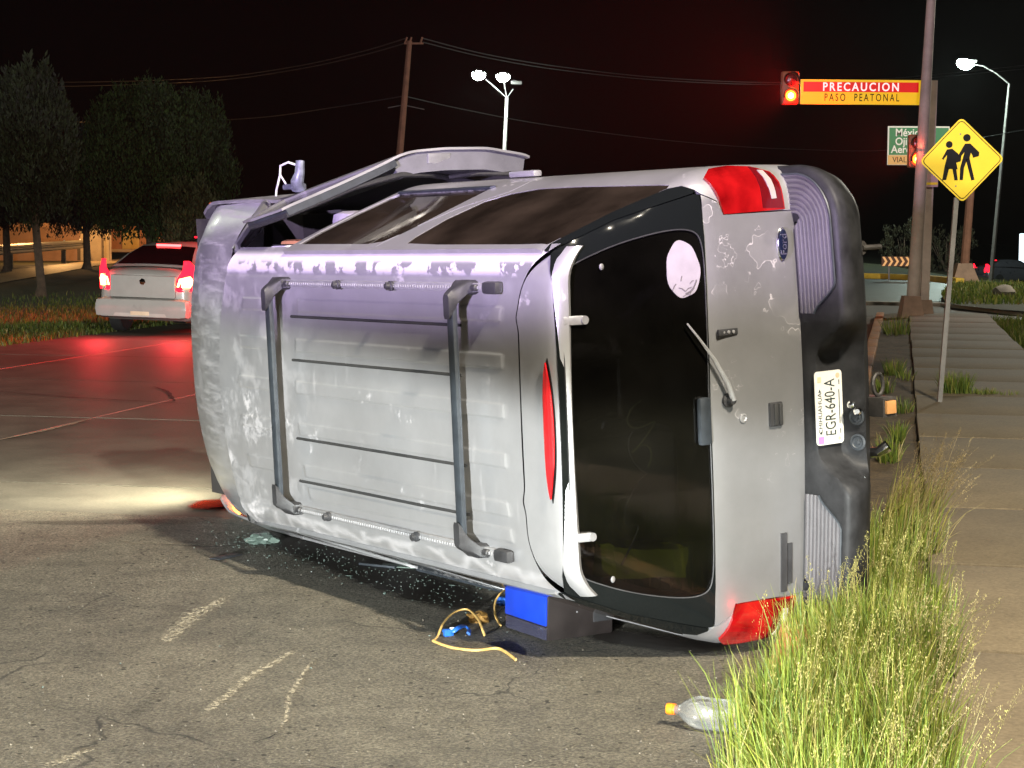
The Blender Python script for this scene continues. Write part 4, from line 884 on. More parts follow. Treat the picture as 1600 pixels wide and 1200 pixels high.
for i in range(9): tuft(B, rr.uniform(-.05, .15), rr.uniform(9.4, 11.0), .12, 70, .34, pal=(.1, .15, .1, .35, .3), lean=.8, ldir=-.2)
tag(B.build('dry_grass'), 'pale seeding grass leaning over the pavement behind the green clump', 'grass', kind='stuff')
B = Blades(12)
for i in range(12): heads(B, rr.uniform(-.02, .16), rr.uniform(4.8, 6.9), .12, 6, rr.uniform(.36, .52), -.2, lean=.8, col=(.24, .20, .08))
for i in range(10): tuft(B, rr.uniform(.0, .16), rr.uniform(4.7, 7.6), .10, 60, .26, pal=(.2, .25, .2, .25, .1), lean=.7, ldir=-.3)
tag(B.build('pavement_grass'), 'thin straw coloured grass heads over the pavement in the near corner', 'grass', kind='stuff')
B = Blades(14)
for px, py, rad, h, c in ((1400, 522, .6, .34, 190), (1397, 585, .34, .2, 170), (1416, 592, .3, .12, 60), (1412, 645, .22, .14, 90), (1402, 690, .18, .18, 110), (1388, 720, .24, .2, 120), (1382, 612, .25, .2, 90)):
    p = gnd(px, py, .08); n_ = p.x*.9789-p.y*.2045; s_ = p.x*.2045+p.y*.9789
    tuft(B, n_, s_, rad, c, h, lean=.6, ns_scale=(.35, 1.2), width=.010, pal=(.35, .15, .3, .1, .1))
tag(B.build('verge_grass'), 'low green tufts growing between kerb and pavement past the SUV', 'grass', kind='stuff')
B = Blades(15)
for dx, ds, c, h in ((.12, .05, 380, .24), (.38, .02, 120, .08), (.6, .0, 60, .05)): tuft(B, .43+dx, 18.95+ds, .16, c, h, z=.12, lean=.7, width=.009, pal=(.35, .2, .3, .1, .05))
tag(B.build('post_weeds'), 'tuft of weeds at the foot of the school sign post', 'weeds', kind='stuff')
B = Blades(16)
r = B.r; n = 30000; N_ = -12.8 - np.abs(r.normal(0, 3.2, n)); S_ = r.uniform(19, 46, n)
c = GREEN[r.choice(5, n, p=[.35, .2, .3, .1, .05])]*r.uniform(.5, 1.1, (n, 1))
B.quadstrip(nsarr(N_, S_, -.01), r.uniform(.04, .13, n), (r.uniform(.1, .9, n), r.uniform(0, 6.3, n)), r.uniform(0, .5, n), r.uniform(.012, .03, n), c*.8, c, seg=2)
tag(B.build('lawn_grass'), 'short grass of the lawn left of the road', 'grass', kind='stuff')
B = Blades(17)
r = B.r; n = 9000; p0 = np.array(gnd(1545, 462)); xy = p0[:2] + r.uniform(-1, 1, (n, 2))*np.array([3.2, 8.5])
ip = [(v.x, v.y) for v in isl]; keep = np.array([inpoly(a, b, ip) for a, b in xy]); xy = xy[keep]; n = len(xy); c = GREEN[r.choice(5, n, p=[.3, .2, .25, .15, .1])]*r.uniform(.6, 1.1, (n, 1))
B.quadstrip(np.concatenate([xy, np.full((n, 1), .09)], 1), r.uniform(.06, .2, n), (r.uniform(.1, .9, n), r.uniform(0, 6.3, n)), r.uniform(0, .5, n), r.uniform(.02, .05, n), c*.8, c, seg=2)
tag(B.build('island_grass'), 'rough grass on the traffic island behind the school sign', 'grass', kind='stuff')
B = Blades(18)
r = B.r; n = 9000; N_ = 1.75 + np.abs(r.normal(0, 1.2, n)); S_ = r.uniform(20, 38, n); c = GREEN[r.choice(5, n, p=[.3, .2, .25, .15, .1])]*r.uniform(.5, 1., (n, 1))
B.quadstrip(nsarr(N_, S_, -.05), r.uniform(.06, .22, n), (r.uniform(.1, .9, n), r.uniform(0, 6.3, n)), r.uniform(0, .5, n), r.uniform(.015, .03, n), c*.8, c, seg=2)
tag(B.build('roadside_grass'), 'dark grass to the right of the pavement', 'grass', kind='stuff')

M_BARK = mat('bark', (.085, .055, .035), .9, var=.5, vscale=8, bump=.9, bscale=18)
def tree(name, label, base, h, trunk_h, rad, crown_c, seed, n=5200, leaf=(.07, .24), tint=(.040, .050, .016), cat='tree', group=None, lean=(0, 0), rz=None, tr=.12):
    r = np.random.RandomState(seed); t = empty(name, base, label, cat, group)
    g = G(); top = Vector((lean[0], lean[1], h*.75)); pts = [Vector((0, 0, -.05)), Vector((.03, 0, .25)), Vector((lean[0]*.3+.02, lean[1]*.3, trunk_h*.55)), Vector((lean[0]*.5, lean[1]*.5, trunk_h)), top]
    g.tube(pts, [tr*1.5, tr, tr*.92, tr*.85, tr*.2], 9); tk = g.build('trunk', M_BARK, t)
    g = G()
    for i in range(9):
        a = r.uniform(0, 6.28); z0 = trunk_h*(.9+.25*r.rand()); e = Vector((math.cos(a)*rad*r.uniform(.45, .8), math.sin(a)*rad*r.uniform(.45, .8), trunk_h + (h-trunk_h)*r.uniform(.2, .8)))
        g.tube([Vector((lean[0]*.5, lean[1]*.5, z0)), Vector((lean[0]*.5, lean[1]*.5, z0)).lerp(e, .5) + Vector((0, 0, -.15)), e], [tr*.45, tr*.3, tr*.1], 6)
    tag(g.build('limb', M_BARK, t), kind='stuff')
    rz = rz or (h-trunk_h)/2*1.05; cc = np.array(crown_c)
    # tufts: upright sprays on an uneven shell of lobes
    nt_ = n//26; d = r.normal(0, 1, (nt_, 3)); d /= np.linalg.norm(d, axis=1)[:, None]
    bump_ = np.array([1 + .30*noise.noise(Vector(v*2.1) + Vector((seed, 0, 0))) for v in d]); q = r.uniform(.35, 1, nt_)**.5*bump_
    tc_ = cc + d*q[:, None]*np.array([rad, rad, rz]); th = r.uniform(.5, 1.1, nt_)*(h/7)
    ci = np.repeat(np.arange(nt_), 26); m = len(ci); u = r.uniform(0, 1, m); aa = r.uniform(0, 6.28, m); rr_ = .26*(h/7)*(1-u*.75)*np.sqrt(r.uniform(0, 1, m))
    c = tc_[ci] + np.stack([np.cos(aa)*rr_, np.sin(aa)*rr_, (u-.5)*th[ci]], 1)
    sz = r.uniform(leaf[0], leaf[1], m); dv = np.stack([np.cos(aa)*.35, np.sin(aa)*.35, r.uniform(.5, 1., m)], 1)*sz[:, None]; fa = r.uniform(0, 6.28, m); qv = np.stack([np.cos(fa), np.sin(fa), r.uniform(-.3, .3, m)], 1)*sz[:, None]*.17
    V = np.stack([c, c+dv*.5+qv, c+dv, c+dv*.5-qv], 1).reshape(-1, 3); F = (np.arange(m)*4)[:, None] + np.arange(4)[None]
    col = np.array(tint)*r.uniform(.55, 1.5, (nt_, 1))[ci]*r.uniform(.8, 1.2, (m, 1)); npmesh('crown', V, F, np.repeat(col, 4, axis=0), M_LEAF, t); return t
b0 = gnd(63, 463); tree('lawn_tree', 'slim dark tree with a bare trunk on the lawn at the left edge', b0, 6.0, 2.0, 1.0, (-.1, 0, 3.8), 1, n=26000, tint=(.020, .032, .007), rz=1.9, lean=(-.2, 0), tr=.11)
b1 = at(236, 402, 66); b1.z = 0; tree('broad_tree', 'broad dark evergreen with upright sprays behind the white saloon', b1, 7.2, 1.6, 2.75, (.2, 0, 3.95), 2, n=80000, tint=(.022, .044, .005), rz=2.6, tr=.2)
b2 = at(303, 398, 62); b2.z = 0; tree('low_tree', 'lower dark tree between the white saloon and the SUV hood', b2, 3.6, 1.0, .95, (-.1, 0, 2.1), 4, n=9000, tint=(.05, .055, .016), rz=1.15, tr=.1)
b3 = at(135, 402, 78); b3.z = 0; tree('dense_tree', 'dense dark tree in the gap between the slim and the broad tree', b3, 6.6, 1.6, 2.3, (-.1, 0, 3.7), 6, n=40000, tint=(.019, .025, .015), rz=2.2, tr=.16)
b4 = at(10, 402, 72); b4.z = 0; tree('edge_tree', 'dark bushy tree cut off by the left edge of the photo', b4, 5.6, 1.7, 1.8, (-.3, 0, 3.3), 8, n=30000, tint=(.018, .022, .008), rz=1.7, tr=.15)
for k, (px, py, Y, hh, rd_, lb) in enumerate(((1412, 425, 105, 3.0, 1.5, 'dim round bush behind the chevron board'), (1478, 428, 112, 3.4, 1.9, 'dim wide bush between the signal poles and the island'))):
    b = at(px, py, Y); tree('roadside_bush', lb, (b.x, b.y, b.z-.3), hh, .6, rd_, (0, 0, 1.7), 20+k, n=3500, tint=(.05, .045, .02), cat='bush', rz=1.5)

# ================================================================== street furniture
M_STEEL = mat('galvanised_steel', (.20, .19, .18), .5, .4, var=.3, vscale=6, bump=.1, bscale=40)
M_POLE = mat('painted_pole', (.44, .35, .29), .65, var=.25, vscale=3, bump=.1, bscale=30)
M_CONC = mat('pole_concrete', (.30, .20, .14), .85, var=.3, vscale=3, bump=.4, bscale=30)
M_WOOD = mat('pole_wood', (.22, .105, .065), .85, var=.3, vscale=4, bump=.4, bscale=20)
M_YEL = mat('sign_yellow', (.90, .64, .012), .5, var=.05, vscale=6); M_BLK = mat('sign_black', (.006, .006, .006), .6, spec=.15, var=.2)
# school crossing sign
base = gnd(1467, 628, .13); top = at(1494, 312, base.y - .02)
post = empty('school_sign', base, 'yellow diamond school crossing sign with two walking children on a steel post', 'sign')
tv = top - base; up = tv.normalized()
def sub(o, w): return Vector(w) - o.location
g = G(); g.tube([Vector((0, 0, -.1)), tv + up*.02], .030, 4); g.v = g.v
pp = g.build('post', M_STEEL, post, 20)
ctr = at(1503, 250, base.y - .06); ux = (at(1568, 247, base.y-.06) - at(1438, 251, base.y-.06)).normalized(); uy = (at(1507, 184, base.y-.06) - at(1493, 316, base.y-.06)).normalized(); uz = ux.cross(uy).normalized(); uy = uz.cross(ux)
SM = Matrix(((ux.x, uy.x, uz.x, ctr.x-base.x), (ux.y, uy.y, uz.y, ctr.y-base.y), (ux.z, uy.z, uz.z, ctr.z-base.z), (0, 0, 0, 1)))
D = (at(1568, 250, base.y) - at(1438, 250, base.y)).length/2*1.02
def diamond(d, r):
    P = []
    for k in range(4):
        a = R(90*k); c = (math.cos(a)*(d-r*1.414), math.sin(a)*(d-r*1.414))
        P += [(c[0] + r*math.cos(a+R(t)), c[1] + r*math.sin(a+R(t))) for t in (-45, -22, 0, 22, 45)]
    return P
g = G(); g.prism(diamond(D, .045), -.003, 0, SM); pan = g.build('sign_panel', M_YEL, post, None)
g = G(); o_ = diamond(D-.020, .04); i_ = diamond(D-.030, .035); n = len(o_)
g.add([SM @ Vector((x, y, .002)) for x, y in o_] + [SM @ Vector((x, y, .002)) for x, y in i_], [(k, (k+1) % n, (k+1) % n + n, k+n) for k in range(n)]); g.build('border_line', M_BLK, pan, None)
u = D/66.                                   # one photo pixel on the panel
def fig(P, name, parent): 
    g = G(); g.prism([((x-1503)*u, (250-y)*u) for x, y in P], .002, .004, SM)
    return g.build(name, M_BLK, parent, None)
def circ(cx, cy, r, n=16): return [(cx + r*math.cos(-2*math.pi*k/n), cy + r*math.sin(-2*math.pi*k/n)) for k in range(n)]
fig(circ(1483.5, 225.5, 5.3), 'child_head', pan); fig(circ(1511, 216, 5.8), 'child_head', pan)
fig([(1480, 233), (1488, 232), (1497, 240), (1499, 245), (1502, 244), (1501, 252), (1494, 254), (1496, 264), (1481, 263), (1476, 259), (1479, 248), (1480, 241), (1474, 249), (1472, 247)][::-1], 'girl_body', pan)
fig([(1476, 259), (1483, 262), (1478, 280), (1472, 280)][::-1], 'girl_leg', pan); fig([(1488, 263), (1494, 264), (1496, 281), (1491, 281)][::-1], 'girl_leg', pan)
fig([(1508, 225), (1516, 225), (1525, 234), (1530, 239), (1529, 245), (1520, 247), (1519, 243), (1517, 239), (1515, 246), (1515, 250), (1504, 249), (1507, 238), (1500, 246), (1497, 243)][::-1], 'boy_body', pan)
fig([(1504, 248), (1511, 250), (1506, 262), (1504, 281), (1499, 281), (1500, 262)][::-1], 'boy_leg', pan); fig([(1509, 249), (1515, 249), (1522, 281), (1517, 282), (1512, 262)][::-1], 'boy_leg', pan)
for x, y in ((1501, 210), (1493, 290)):
    g = G(); g.lathe([(0, .008), (.004, .007), (.006, .003)], SM @ Vector(((x-1503)*u, (250-y)*u, 0)), SM.to_3x3() @ Vector((0, 0, 1)), 8); g.build('sign_bolt', M_STEEL, post)
# signal pole with the emissive caution board
YP = 35.65
p0 = gnd(1421, 503); tp = empty('signal_pole', p0, 'tall pale round pole on a tapered concrete foot at the pavement end', 'pole')
def W(px, py, Y=YP): return at(px, py, Y)
g = G(); g.tube([W(1426, 470)-p0, W(1435, 345)-p0, W(1444, 180)-p0, W(1455, 0)-p0, W(1461, -110)-p0], [.125, .118, .105, .085, .075], 14); g.build('pole_shaft', M_POLE, tp)
g = G(); g.box((0, 0, .26) + (W(1422, 485)-p0)*Vector((1, 0, 0)).x if False else Vector((0.02, 0, .24)), (.47, .47, .52), None, .66); g.build('concrete_foot', M_CONC, tp, None)
p1 = gnd(1447, 501, 0) + Vector((0, .25, 0)); tq = empty('caution_mast', p1, 'square mast behind the round pole carrying the caution board and flashing beacons', 'signal')
Y2 = p1.y; WW = lambda px, py: at(px, py, Y2)
g = G(); a, b = Vector((0, 0, 0)), WW(1458, 126)-p1; g.tube([a, a.lerp(b, .5), b], [.115, .11, .105], 4); g.build('mast', M_POLE, tq, 20)
g = G(); g.box((0, 0, .20), (.36, .36, .40), None, .75); g.build('mast_foot', M_CONC, tq, None)
for y in (131, 160):
    g = G(); g.tube([WW(1240, y-1)-p1, WW(1458, y)-p1], .035, 8); g.build('mast_arm', M_STEEL, tq)
# board
bc = WW(1343.5, 144.5) + Vector((0, -.10, 0)); bx = (WW(1437, 145.5)-WW(1250, 144)); bl = bx.length; bx.normalize(); bz = Vector((0, -1, 0)); by = bz.cross(bx)
BM = Matrix(((bx.x, by.x, bz.x, bc.x-p1.x), (bx.y, by.y, bz.y, bc.y-p1.y), (bx.z, by.z, bz.z, bc.z-p1.z), (0, 0, 0, 1)))
bh = bl*38/187; M_BY = emat('board_yellow', (1, .60, .01), .55); M_BR = emat('board_red', (.85, .008, .008), .5); M_BW = emat('board_white', (1, .86, .82), .85)  # board faces carry a mild emission of their own
def rect(x0, x1, y0, y1): return [(x0, y0), (x1, y0), (x1, y1), (x0, y1)]
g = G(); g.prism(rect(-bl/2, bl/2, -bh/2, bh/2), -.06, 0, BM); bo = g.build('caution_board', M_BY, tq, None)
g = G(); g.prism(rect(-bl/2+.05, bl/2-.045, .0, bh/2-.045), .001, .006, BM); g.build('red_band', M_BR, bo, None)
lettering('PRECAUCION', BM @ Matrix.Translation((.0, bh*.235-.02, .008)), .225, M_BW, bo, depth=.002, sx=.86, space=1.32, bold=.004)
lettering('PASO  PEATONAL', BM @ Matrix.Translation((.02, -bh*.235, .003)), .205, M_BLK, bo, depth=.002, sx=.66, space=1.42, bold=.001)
M_LIT = emat('lit_amber', (1, .48, .13), 26); M_MID = emat('lit_orange', (1, .17, .012), 9); M_RIM = emat('lit_rim', (1, .05, .008), 3.2); M_HOU = mat('signal_housing', (.26, .075, .012), .5, var=.2); M_VIS = mat('visor_black', (.03, .025, .02), .6, var=.2)
M_OFF = mat('unlit_lens', (.12, .02, .015), .25, coat=.5, var=.2)
def beacon(cx, cy, Y, parent, o, lit_scale=1.):
    c = at(cx, cy, Y)-o; g = G(); g.bbox(c + Vector((0, .10, 0)), (.34, .2, .64), .04); ho = g.build('signal_housing', M_HOU, parent)
    for dz, lit in ((.155, 0), (-.155, 1)):
        g = G(); g.lathe([(0, .125), (.02, .115), (.03, .10)], c + Vector((0, -.0, dz)), (0, -1, 0), 20); ln = g.build('signal_lens', M_RIM if lit else M_OFF, ho)
        g = G(); g.lathe([(.0305, .10), (.042, .075), (.046, .055)], c + Vector((0, -.0, dz)), (0, -1, 0), 20); g.lathe([(.0462, .055), (.052, .03), (.054, .005)], c + Vector((0, -.0, dz)), (0, -1, 0), 20) if not lit else None; mid_ = g.build('lens_dome', M_MID if lit else M_OFF, tq)
        mid_.parent = ho
        if lit: g = G(); g.lathe([(.0462, .055), (.052, .03), (.054, .005)], c + Vector((0, -.0, dz)), (0, -1, 0), 20); g.build('lens_core', M_LIT, ho)
        g = G(); vs = []; fs = []
        for i, yy in enumerate((0, -.2)):
            for k in range(15): a_ = R(-20 + 220*k/14); vs.append(c + Vector((.14*math.cos(a_), yy, dz + .14*math.sin(a_))))
        g.add(vs, [(k, k+1, 16+k, 15+k) for k in range(14)]); g.build('visor', M_VIS, ho)
    return c + o
q1 = beacon(1235.5, 137, Y2-.1, tq, p1)
g = G(); g.box(WW(1239, 114)-p1, (.22, .03, .03)); g.box(WW(1246, 119)-p1, (.03, .03, .16)); g.build('hanger', M_STEEL, tq, None)
q2 = beacon(1434, 236, Y2-.35, tq, p1)
lamp('beacon_glow', 'SPOT', q1 + Vector((0, -.30, -.155)), 22000, (1, .012, .01), q1 + Vector((-10, -6, 2.0)), size=.1, angle=118, blend=1)
lamp('beacon_glow', 'SPOT', q2 + Vector((-.02, -.30, -.155)), 22000, (1, .012, .01), q2 + Vector((-10, -6, 2.5)), size=.1, angle=112, blend=1)
lamp('beacon_spill', 'POINT', q2 + Vector((-.05, -.5, .0)), 110, (1, .12, .06), size=.1)
g = G(); c_ = at(1448, 282, Y2-.25)-p1; g.bbox(c_, (.44, .02, .25), .006); pn = g.build('notice_plate', mat('notice_pink', (.55, .35, .38), .5, var=.2), tq); g = G(); g.box(c_ + Vector((0, -.012, -.06)), (.42, .008, .05)); g.build('notice_band', M_YEL, pn, None)
# green direction sign on its own post
YG = 64.; pb = at(1505, 443, YG); pb.z = 0
gs = empty('direction_sign', pb, 'green motorway direction sign with white place names half hidden by the pole', 'sign'); Wg = lambda px, py: at(px, py, YG)-pb
g = G(); g.tube([Vector((0, 0, 0)), Wg(1517, 290), Wg(1521, 215)], [.16, .13, .11], 10); g.tube([Wg(1521, 228), Wg(1395, 228)], .06, 8); g.tube([Wg(1521, 245), Wg(1395, 245)], .05, 8); g.build('sign_mast', M_WOOD, gs)
g = G(); g.box((0, 0, .3), (.95, .95, .7), None, .5); g.build('mast_foot', M_CONC, gs, None)
gc = Wg(1433, 228) + Vector((0, -.2, 0)); gl = (Wg(1481, 228)-Wg(1385, 228)).length; gh = gl*60/96
GM = Matrix.Translation(gc) @ Matrix(((1, 0, 0, 0), (0, 0, -1, 0), (0, 1, 0, 0), (0, 0, 0, 1))); M_GRN = mat('sign_green', (.004, .19, .05), .5, var=.05); M_SWH = mat('sign_white', (.82, .80, .72), .5, var=.05)
g = G(); g.prism(rect(-gl/2, gl/2, -gh/2, gh/2), -.04, 0, GM); gp_ = g.build('sign_panel', M_SWH, gs, None)
g = G(); g.prism(rect(-gl/2+.05, gl/2-.03, -gh/2+.34, gh/2-.05), .001, .006, GM); g.build('green_field', M_GRN, gp_, None)
g = G(); g.prism(rect(-gl/2+.02, gl/2-.02, -gh/2+.01, -gh/2+.33), .001, .006, GM); g.build('yellow_band', mat('sign_ochre', (.75, .42, .12), .5, var=.05), gp_, None)
for t_, x_, y_, s_ in (('México', -.80, .43, .36), ('Ojinaga', -.80, .13, .36), ('Aeropuerto', -.93, -.14, .36)): lettering(t_, GM @ Matrix.Translation((x_, y_, .008)), s_, M_SWH, gp_, depth=.002, align='LEFT', sx=.92, bold=.006)
lettering('VIALIDAD', GM @ Matrix.Translation((-.88, -gh/2+.17, .008)), .27, M_BLK, gp_, depth=.002, align='LEFT', sx=.9)
# chevron board
YC = 66.; cb0 = at(1389, 435, YC); cb0.z = 0; ch = empty('chevron_board', cb0, 'long low chevron board with orange and white arrows on the far kerb', 'sign'); cw = lambda px, py: at(px, py, YC)-cb0
g = G(); g.tube([Vector((0, 0, 0)), cw(1389, 408)], .03, 6); g.build('board_post', M_STEEL, ch)
g = G(); g.tube([cw(1440, 436), cw(1440, 408)], .03, 6); g.build('board_post', M_STEEL, ch)
cc = cw(1408, 408.5) + Vector((0, -.05, 0)); CMx = Matrix.Translation(cc) @ Matrix(((1, 0, 0, 0), (0, 0, -1, 0), (0, 1, 0, 0), (0, 0, 0, 1)))
g = G(); g.prism(rect(-.70, .80, -.17, .17), -.03, 0, CMx); cbp = g.build('board_panel', mat('board_brown', (.09, .03, .01), .6, var=.2), ch, None)
M_CHV = emat('chevron_glow', (1, .52, .2), .45)  # emission painted in for light the chevrons would reflect
for k in range(7):
    x = -.68+.205*k; g = G(); g.prism([(x, .16), (x+.085, .16), (x+.185, 0), (x+.085, -.16), (x, -.16), (x+.10, 0)], .001, .006, CMx); g.build('chevron', M_CHV, cbp, None)
# street lamps
M_LAMP = emat('lamp_white', (.86, 1, .97), 90); M_LAMPY = emat('lamp_green_white', (.75, 1, .93), 90)
YL = 108.; l0_ = at(787, 400, YL); l0_.z = 0; tl_ = empty('twin_street_lamp', l0_, 'white lamp pole with two lit heads rising behind the SUV', 'street lamp'); wl = lambda px, py: at(px, py, YL)-l0_
g = G(); g.tube([Vector((0, 0, 0)), wl(787, 262), wl(792, 152)], [.13, .12, .085], 8); g.build('lamp_pole', mat('white_pole', (.62, .60, .55), .5, var=.15), tl_)
for e, lit in (((745, 116), 1), ((783, 119), 1), ((804, 131), 0)):
    g = G(); m_ = wl(792, 153); h_ = wl(e[0]+(14 if e[0] < 760 else 4 if e[0] < 790 else -2), e[1]+8); g.tube([m_, m_.lerp(h_, .6), h_], .032, 6); g.build('lamp_arm', M_STEEL, tl_)
    hc = wl(e[0]+3, e[1]+1); g = G(); g.bbox(hc + Vector((0, 0, .1)), (.62, .9, .16), .06); hd_ = g.build('lamp_head', M_STEEL, tl_)
    if lit:
        g = G(); g.lathe([(0, .40), (.12, .38), (.26, .24), (.3, .03)], hc + Vector((0, -.1, .03)), (0, -.45, -1), 14); g.build('lamp_glass', M_LAMP, hd_)
        lamp('lamp_light', 'POINT', l0_ + hc + Vector((0, -1.6, -1.6)), 700, (.85, 1, .96), size=.2)
YR = 100.; r0_ = at(1548, 412, YR); r0_.z = gz(r0_.x, r0_.y); tr_ = empty('arm_street_lamp', r0_, 'tall thin lamp post with one lit head on a bent arm at the right', 'street lamp'); wr = lambda px, py: at(px, py, YR)-r0_
g = G(); g.tube([Vector((0, 0, 0)), wr(1558, 330), wr(1577, 131)], [.13, .11, .07], 8); g.build('lamp_pole', M_STEEL, tr_)
g = G(); g.tube([wr(1577, 131), wr(1556, 114), wr(1536, 103), wr(1518, 100)], [.045, .04, .035, .035], 6); g.build('lamp_arm', M_STEEL, tr_)
hc = wr(1508, 99); g = G(); g.bbox(hc + Vector((.1, 0, .12)), (1.0, .45, .18), .07); hd_ = g.build('lamp_head', M_STEEL, tr_)
g = G(); g.lathe([(0, .46), (.14, .44), (.3, .26), (.34, .03)], hc + Vector((0, -.05, .04)), (-.25, -.3, -1), 14); g.build('lamp_glass', M_LAMPY, hd_)
lamp('lamp_light', 'POINT', r0_ + hc + Vector((-.6, -1.2, -1.2)), 3500, (.78, 1, .90), size=.25)
YD = 140.; d0_ = at(152, 398, YD); d0_.z = 0; td_ = empty('distant_street_lamp', d0_, 'small lit lamp showing through the trees at the left', 'street lamp')
g = G(); g.tube([Vector((0, 0, 0)), at(152, 207, YD)-d0_], .1, 6); g.build('lamp_pole', M_STEEL, td_)
# wooden utility pole and wires
YU = 62.; u0 = at(601, 400, YU); u0.z = 0; tu = empty('utility_pole', u0, 'brown leaning utility pole with a short crossarm behind the SUV', 'utility pole'); wu = lambda px, py: at(px, py, YU)-u0
g = G(); g.tube([Vector((0, 0, 0)), wu(625, 235), wu(640, 64)], [.14, .115, .085], 10); g.build('pole_shaft', M_WOOD, tu)
g = G(); g.bbox((wu(632, 68)+wu(661, 68))/2, (.64, .1, .06), .01); g.build('crossarm', M_WOOD, tu)
for px in (634, 641, 658):
    g = G(); g.tube([wu(px-1, 67), wu(px+2, 58)], [.035, .03], 8); g.build('insulator', M_WOOD, tu)
for px, py in ((604, 160), (668, 157)):
    pass
g = G(); g.tube([wu(606, 168.5), wu(630, 164), wu(663, 171)], .016, 5); g.build('line_clamp', M_STEEL, tu)
M_WIRE = mat('wire', (.035, .033, .033), .6, var=.15)
def wire(pts, lab, r_=.022):
    P = [at(*p) for p in pts]; Q = []
    for i in range(len(P)-1):
        a_ = P[max(0, i-1)]; b_ = P[i]; c_ = P[i+1]; d_ = P[min(len(P)-1, i+2)]
        for k in range(8):
            t = k/8; Q.append(.5*((2*b_) + (c_-a_)*t + (2*a_-5*b_+4*c_-d_)*t*t + (3*b_-a_-3*c_+d_)*t**3))
    Q.append(P[-1]); o0 = Q[0].copy(); g = G(); g.tube([q-o0 for q in Q], r_, 4, cap=False); o = g.build('overhead_wire', M_WIRE); o.location = o0; tag(o, lab, 'wire')
wire([(634, 60, 62), (560, 82, 66), (460, 104, 72), (330, 121, 80), (140, 128, 92), (-40, 128, 100)], 'upper overhead wire running left from the utility pole')
wire([(632, 68, 62), (560, 88, 66), (460, 109, 72), (330, 126, 80), (140, 134, 92), (-40, 136, 100)], 'wire just below the upper one running left from the pole')
wire([(661, 60, 62), (760, 85, 66), (880, 105, 72), (1040, 122, 78), (1220, 129, 86), (1400, 122, 92), (1640, 98, 98)], 'highest overhead wire running right from the utility pole')
wire([(661, 66, 62), (760, 90, 66), (880, 110, 72), (1040, 126, 78), (1220, 132, 86), (1400, 126, 92), (1640, 104, 98)], 'second wire running right close under the highest one')
wire([(632, 150, 62), (520, 168, 66), (400, 184, 74), (250, 190, 82), (60, 190, 92)], 'single low wire running left from halfway up the pole')
wire([(632, 150, 62), (720, 170, 66), (860, 196, 72), (1060, 221, 78), (1240, 233, 84), (1420, 232, 90), (1640, 196, 98)], 'single low wire running right from halfway up the pole', .018)
# glowing panel added for the white glare cut by the right edge
YS = 125.; sb = at(1598, 448, YS); ls = empty('white_glare_panel', sb, 'bright white glowing panel added for the glare at the very right edge', 'sign'); wsn = lambda px, py: at(px, py, YS)-sb
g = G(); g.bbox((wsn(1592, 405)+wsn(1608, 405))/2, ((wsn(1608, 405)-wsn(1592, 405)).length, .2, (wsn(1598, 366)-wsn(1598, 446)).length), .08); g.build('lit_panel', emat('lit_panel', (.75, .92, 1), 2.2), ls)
g = G(); g.tube([wsn(1600, 448)-Vector((0, 0, .6)), wsn(1600, 440)], .12, 6); g.build('panel_foot', M_STEEL, ls)
# stone on the island
g = G(); bm = bmesh.new(); bmesh.ops.create_icosphere(bm, subdivisions=2, radius=.3)
for v in bm.verts: v.co *= 1 + .35*noise.noise(v.co*4); v.co.z *= .6
g.add([v.co[:] for v in bm.verts], [[v.index for v in f.verts] for f in bm.faces]); bm.free(); st_ = g.build('stone', mat('stone', (.2, .17, .14), .9, var=.3, vscale=6)); st_.location = gnd(1570, 463, .1) + Vector((0, 0, .12)); tag(st_, 'lone pale stone lying on the traffic island grass', 'stone')

# ---- left background: guard rail, walls, gate
def rail_pt(px, yt, yb, Y): return at(px, yt, Y), at(px, yb, Y)
gr0 = gnd(60, 414); grl = empty('guard_rail', gr0, 'grey steel guard rail on stub posts in front of the orange lit wall', 'guard rail')
A0, A1 = at(-40, 393, 70), at(137, 381, 97)
g = G(); prof = [(0, .17), (-.04, .12), (-.04, .06), (.02, .01), (.02, -.01), (-.04, -.06), (-.04, -.12), (0, -.17)]
dv = (A1-A0).normalized(); nv = Vector((dv.y, -dv.x, 0)).normalized()
g.grid(lambda t, k: A0.lerp(A1, t) - gr0 - nv*prof[int(k)][0]*2 + Vector((0, 0, prof[int(k)][1]*1.25)), list(np.linspace(0, 1, 12)), list(range(8))); g.grid(lambda t, k: A0.lerp(A1, t) - gr0 - nv*(prof[int(k)][0]*2+.012) + Vector((0, 0, prof[int(k)][1]*1.25)), list(np.linspace(0, 1, 12)), list(range(8)), flip=True)
g.build('rail_beam', mat('rail_steel', (.20, .20, .16), .4, .4, var=.2), grl)
for px, yt, yb, Y in ((14, 395, 420, 77), (98, 380, 411, 91), (123, 378, 407, 96), (-30, 398, 426, 72)):
    t_, b_ = at(px, yt, Y), at(px, yb, Y); g = G(); g.bbox((t_+b_)/2 - gr0 + Vector((0, .18, 0)), (.2, .2, (t_.z-b_.z)), .01); g.build('rail_post', mat('rail_post', (.06, .045, .03), .8, var=.3), grl)
    g = G(); g.box(t_ - gr0 + Vector((.1, -.1, .1)), (.08, .02, .12)); g.build('reflector', M_SWH, grl, None)
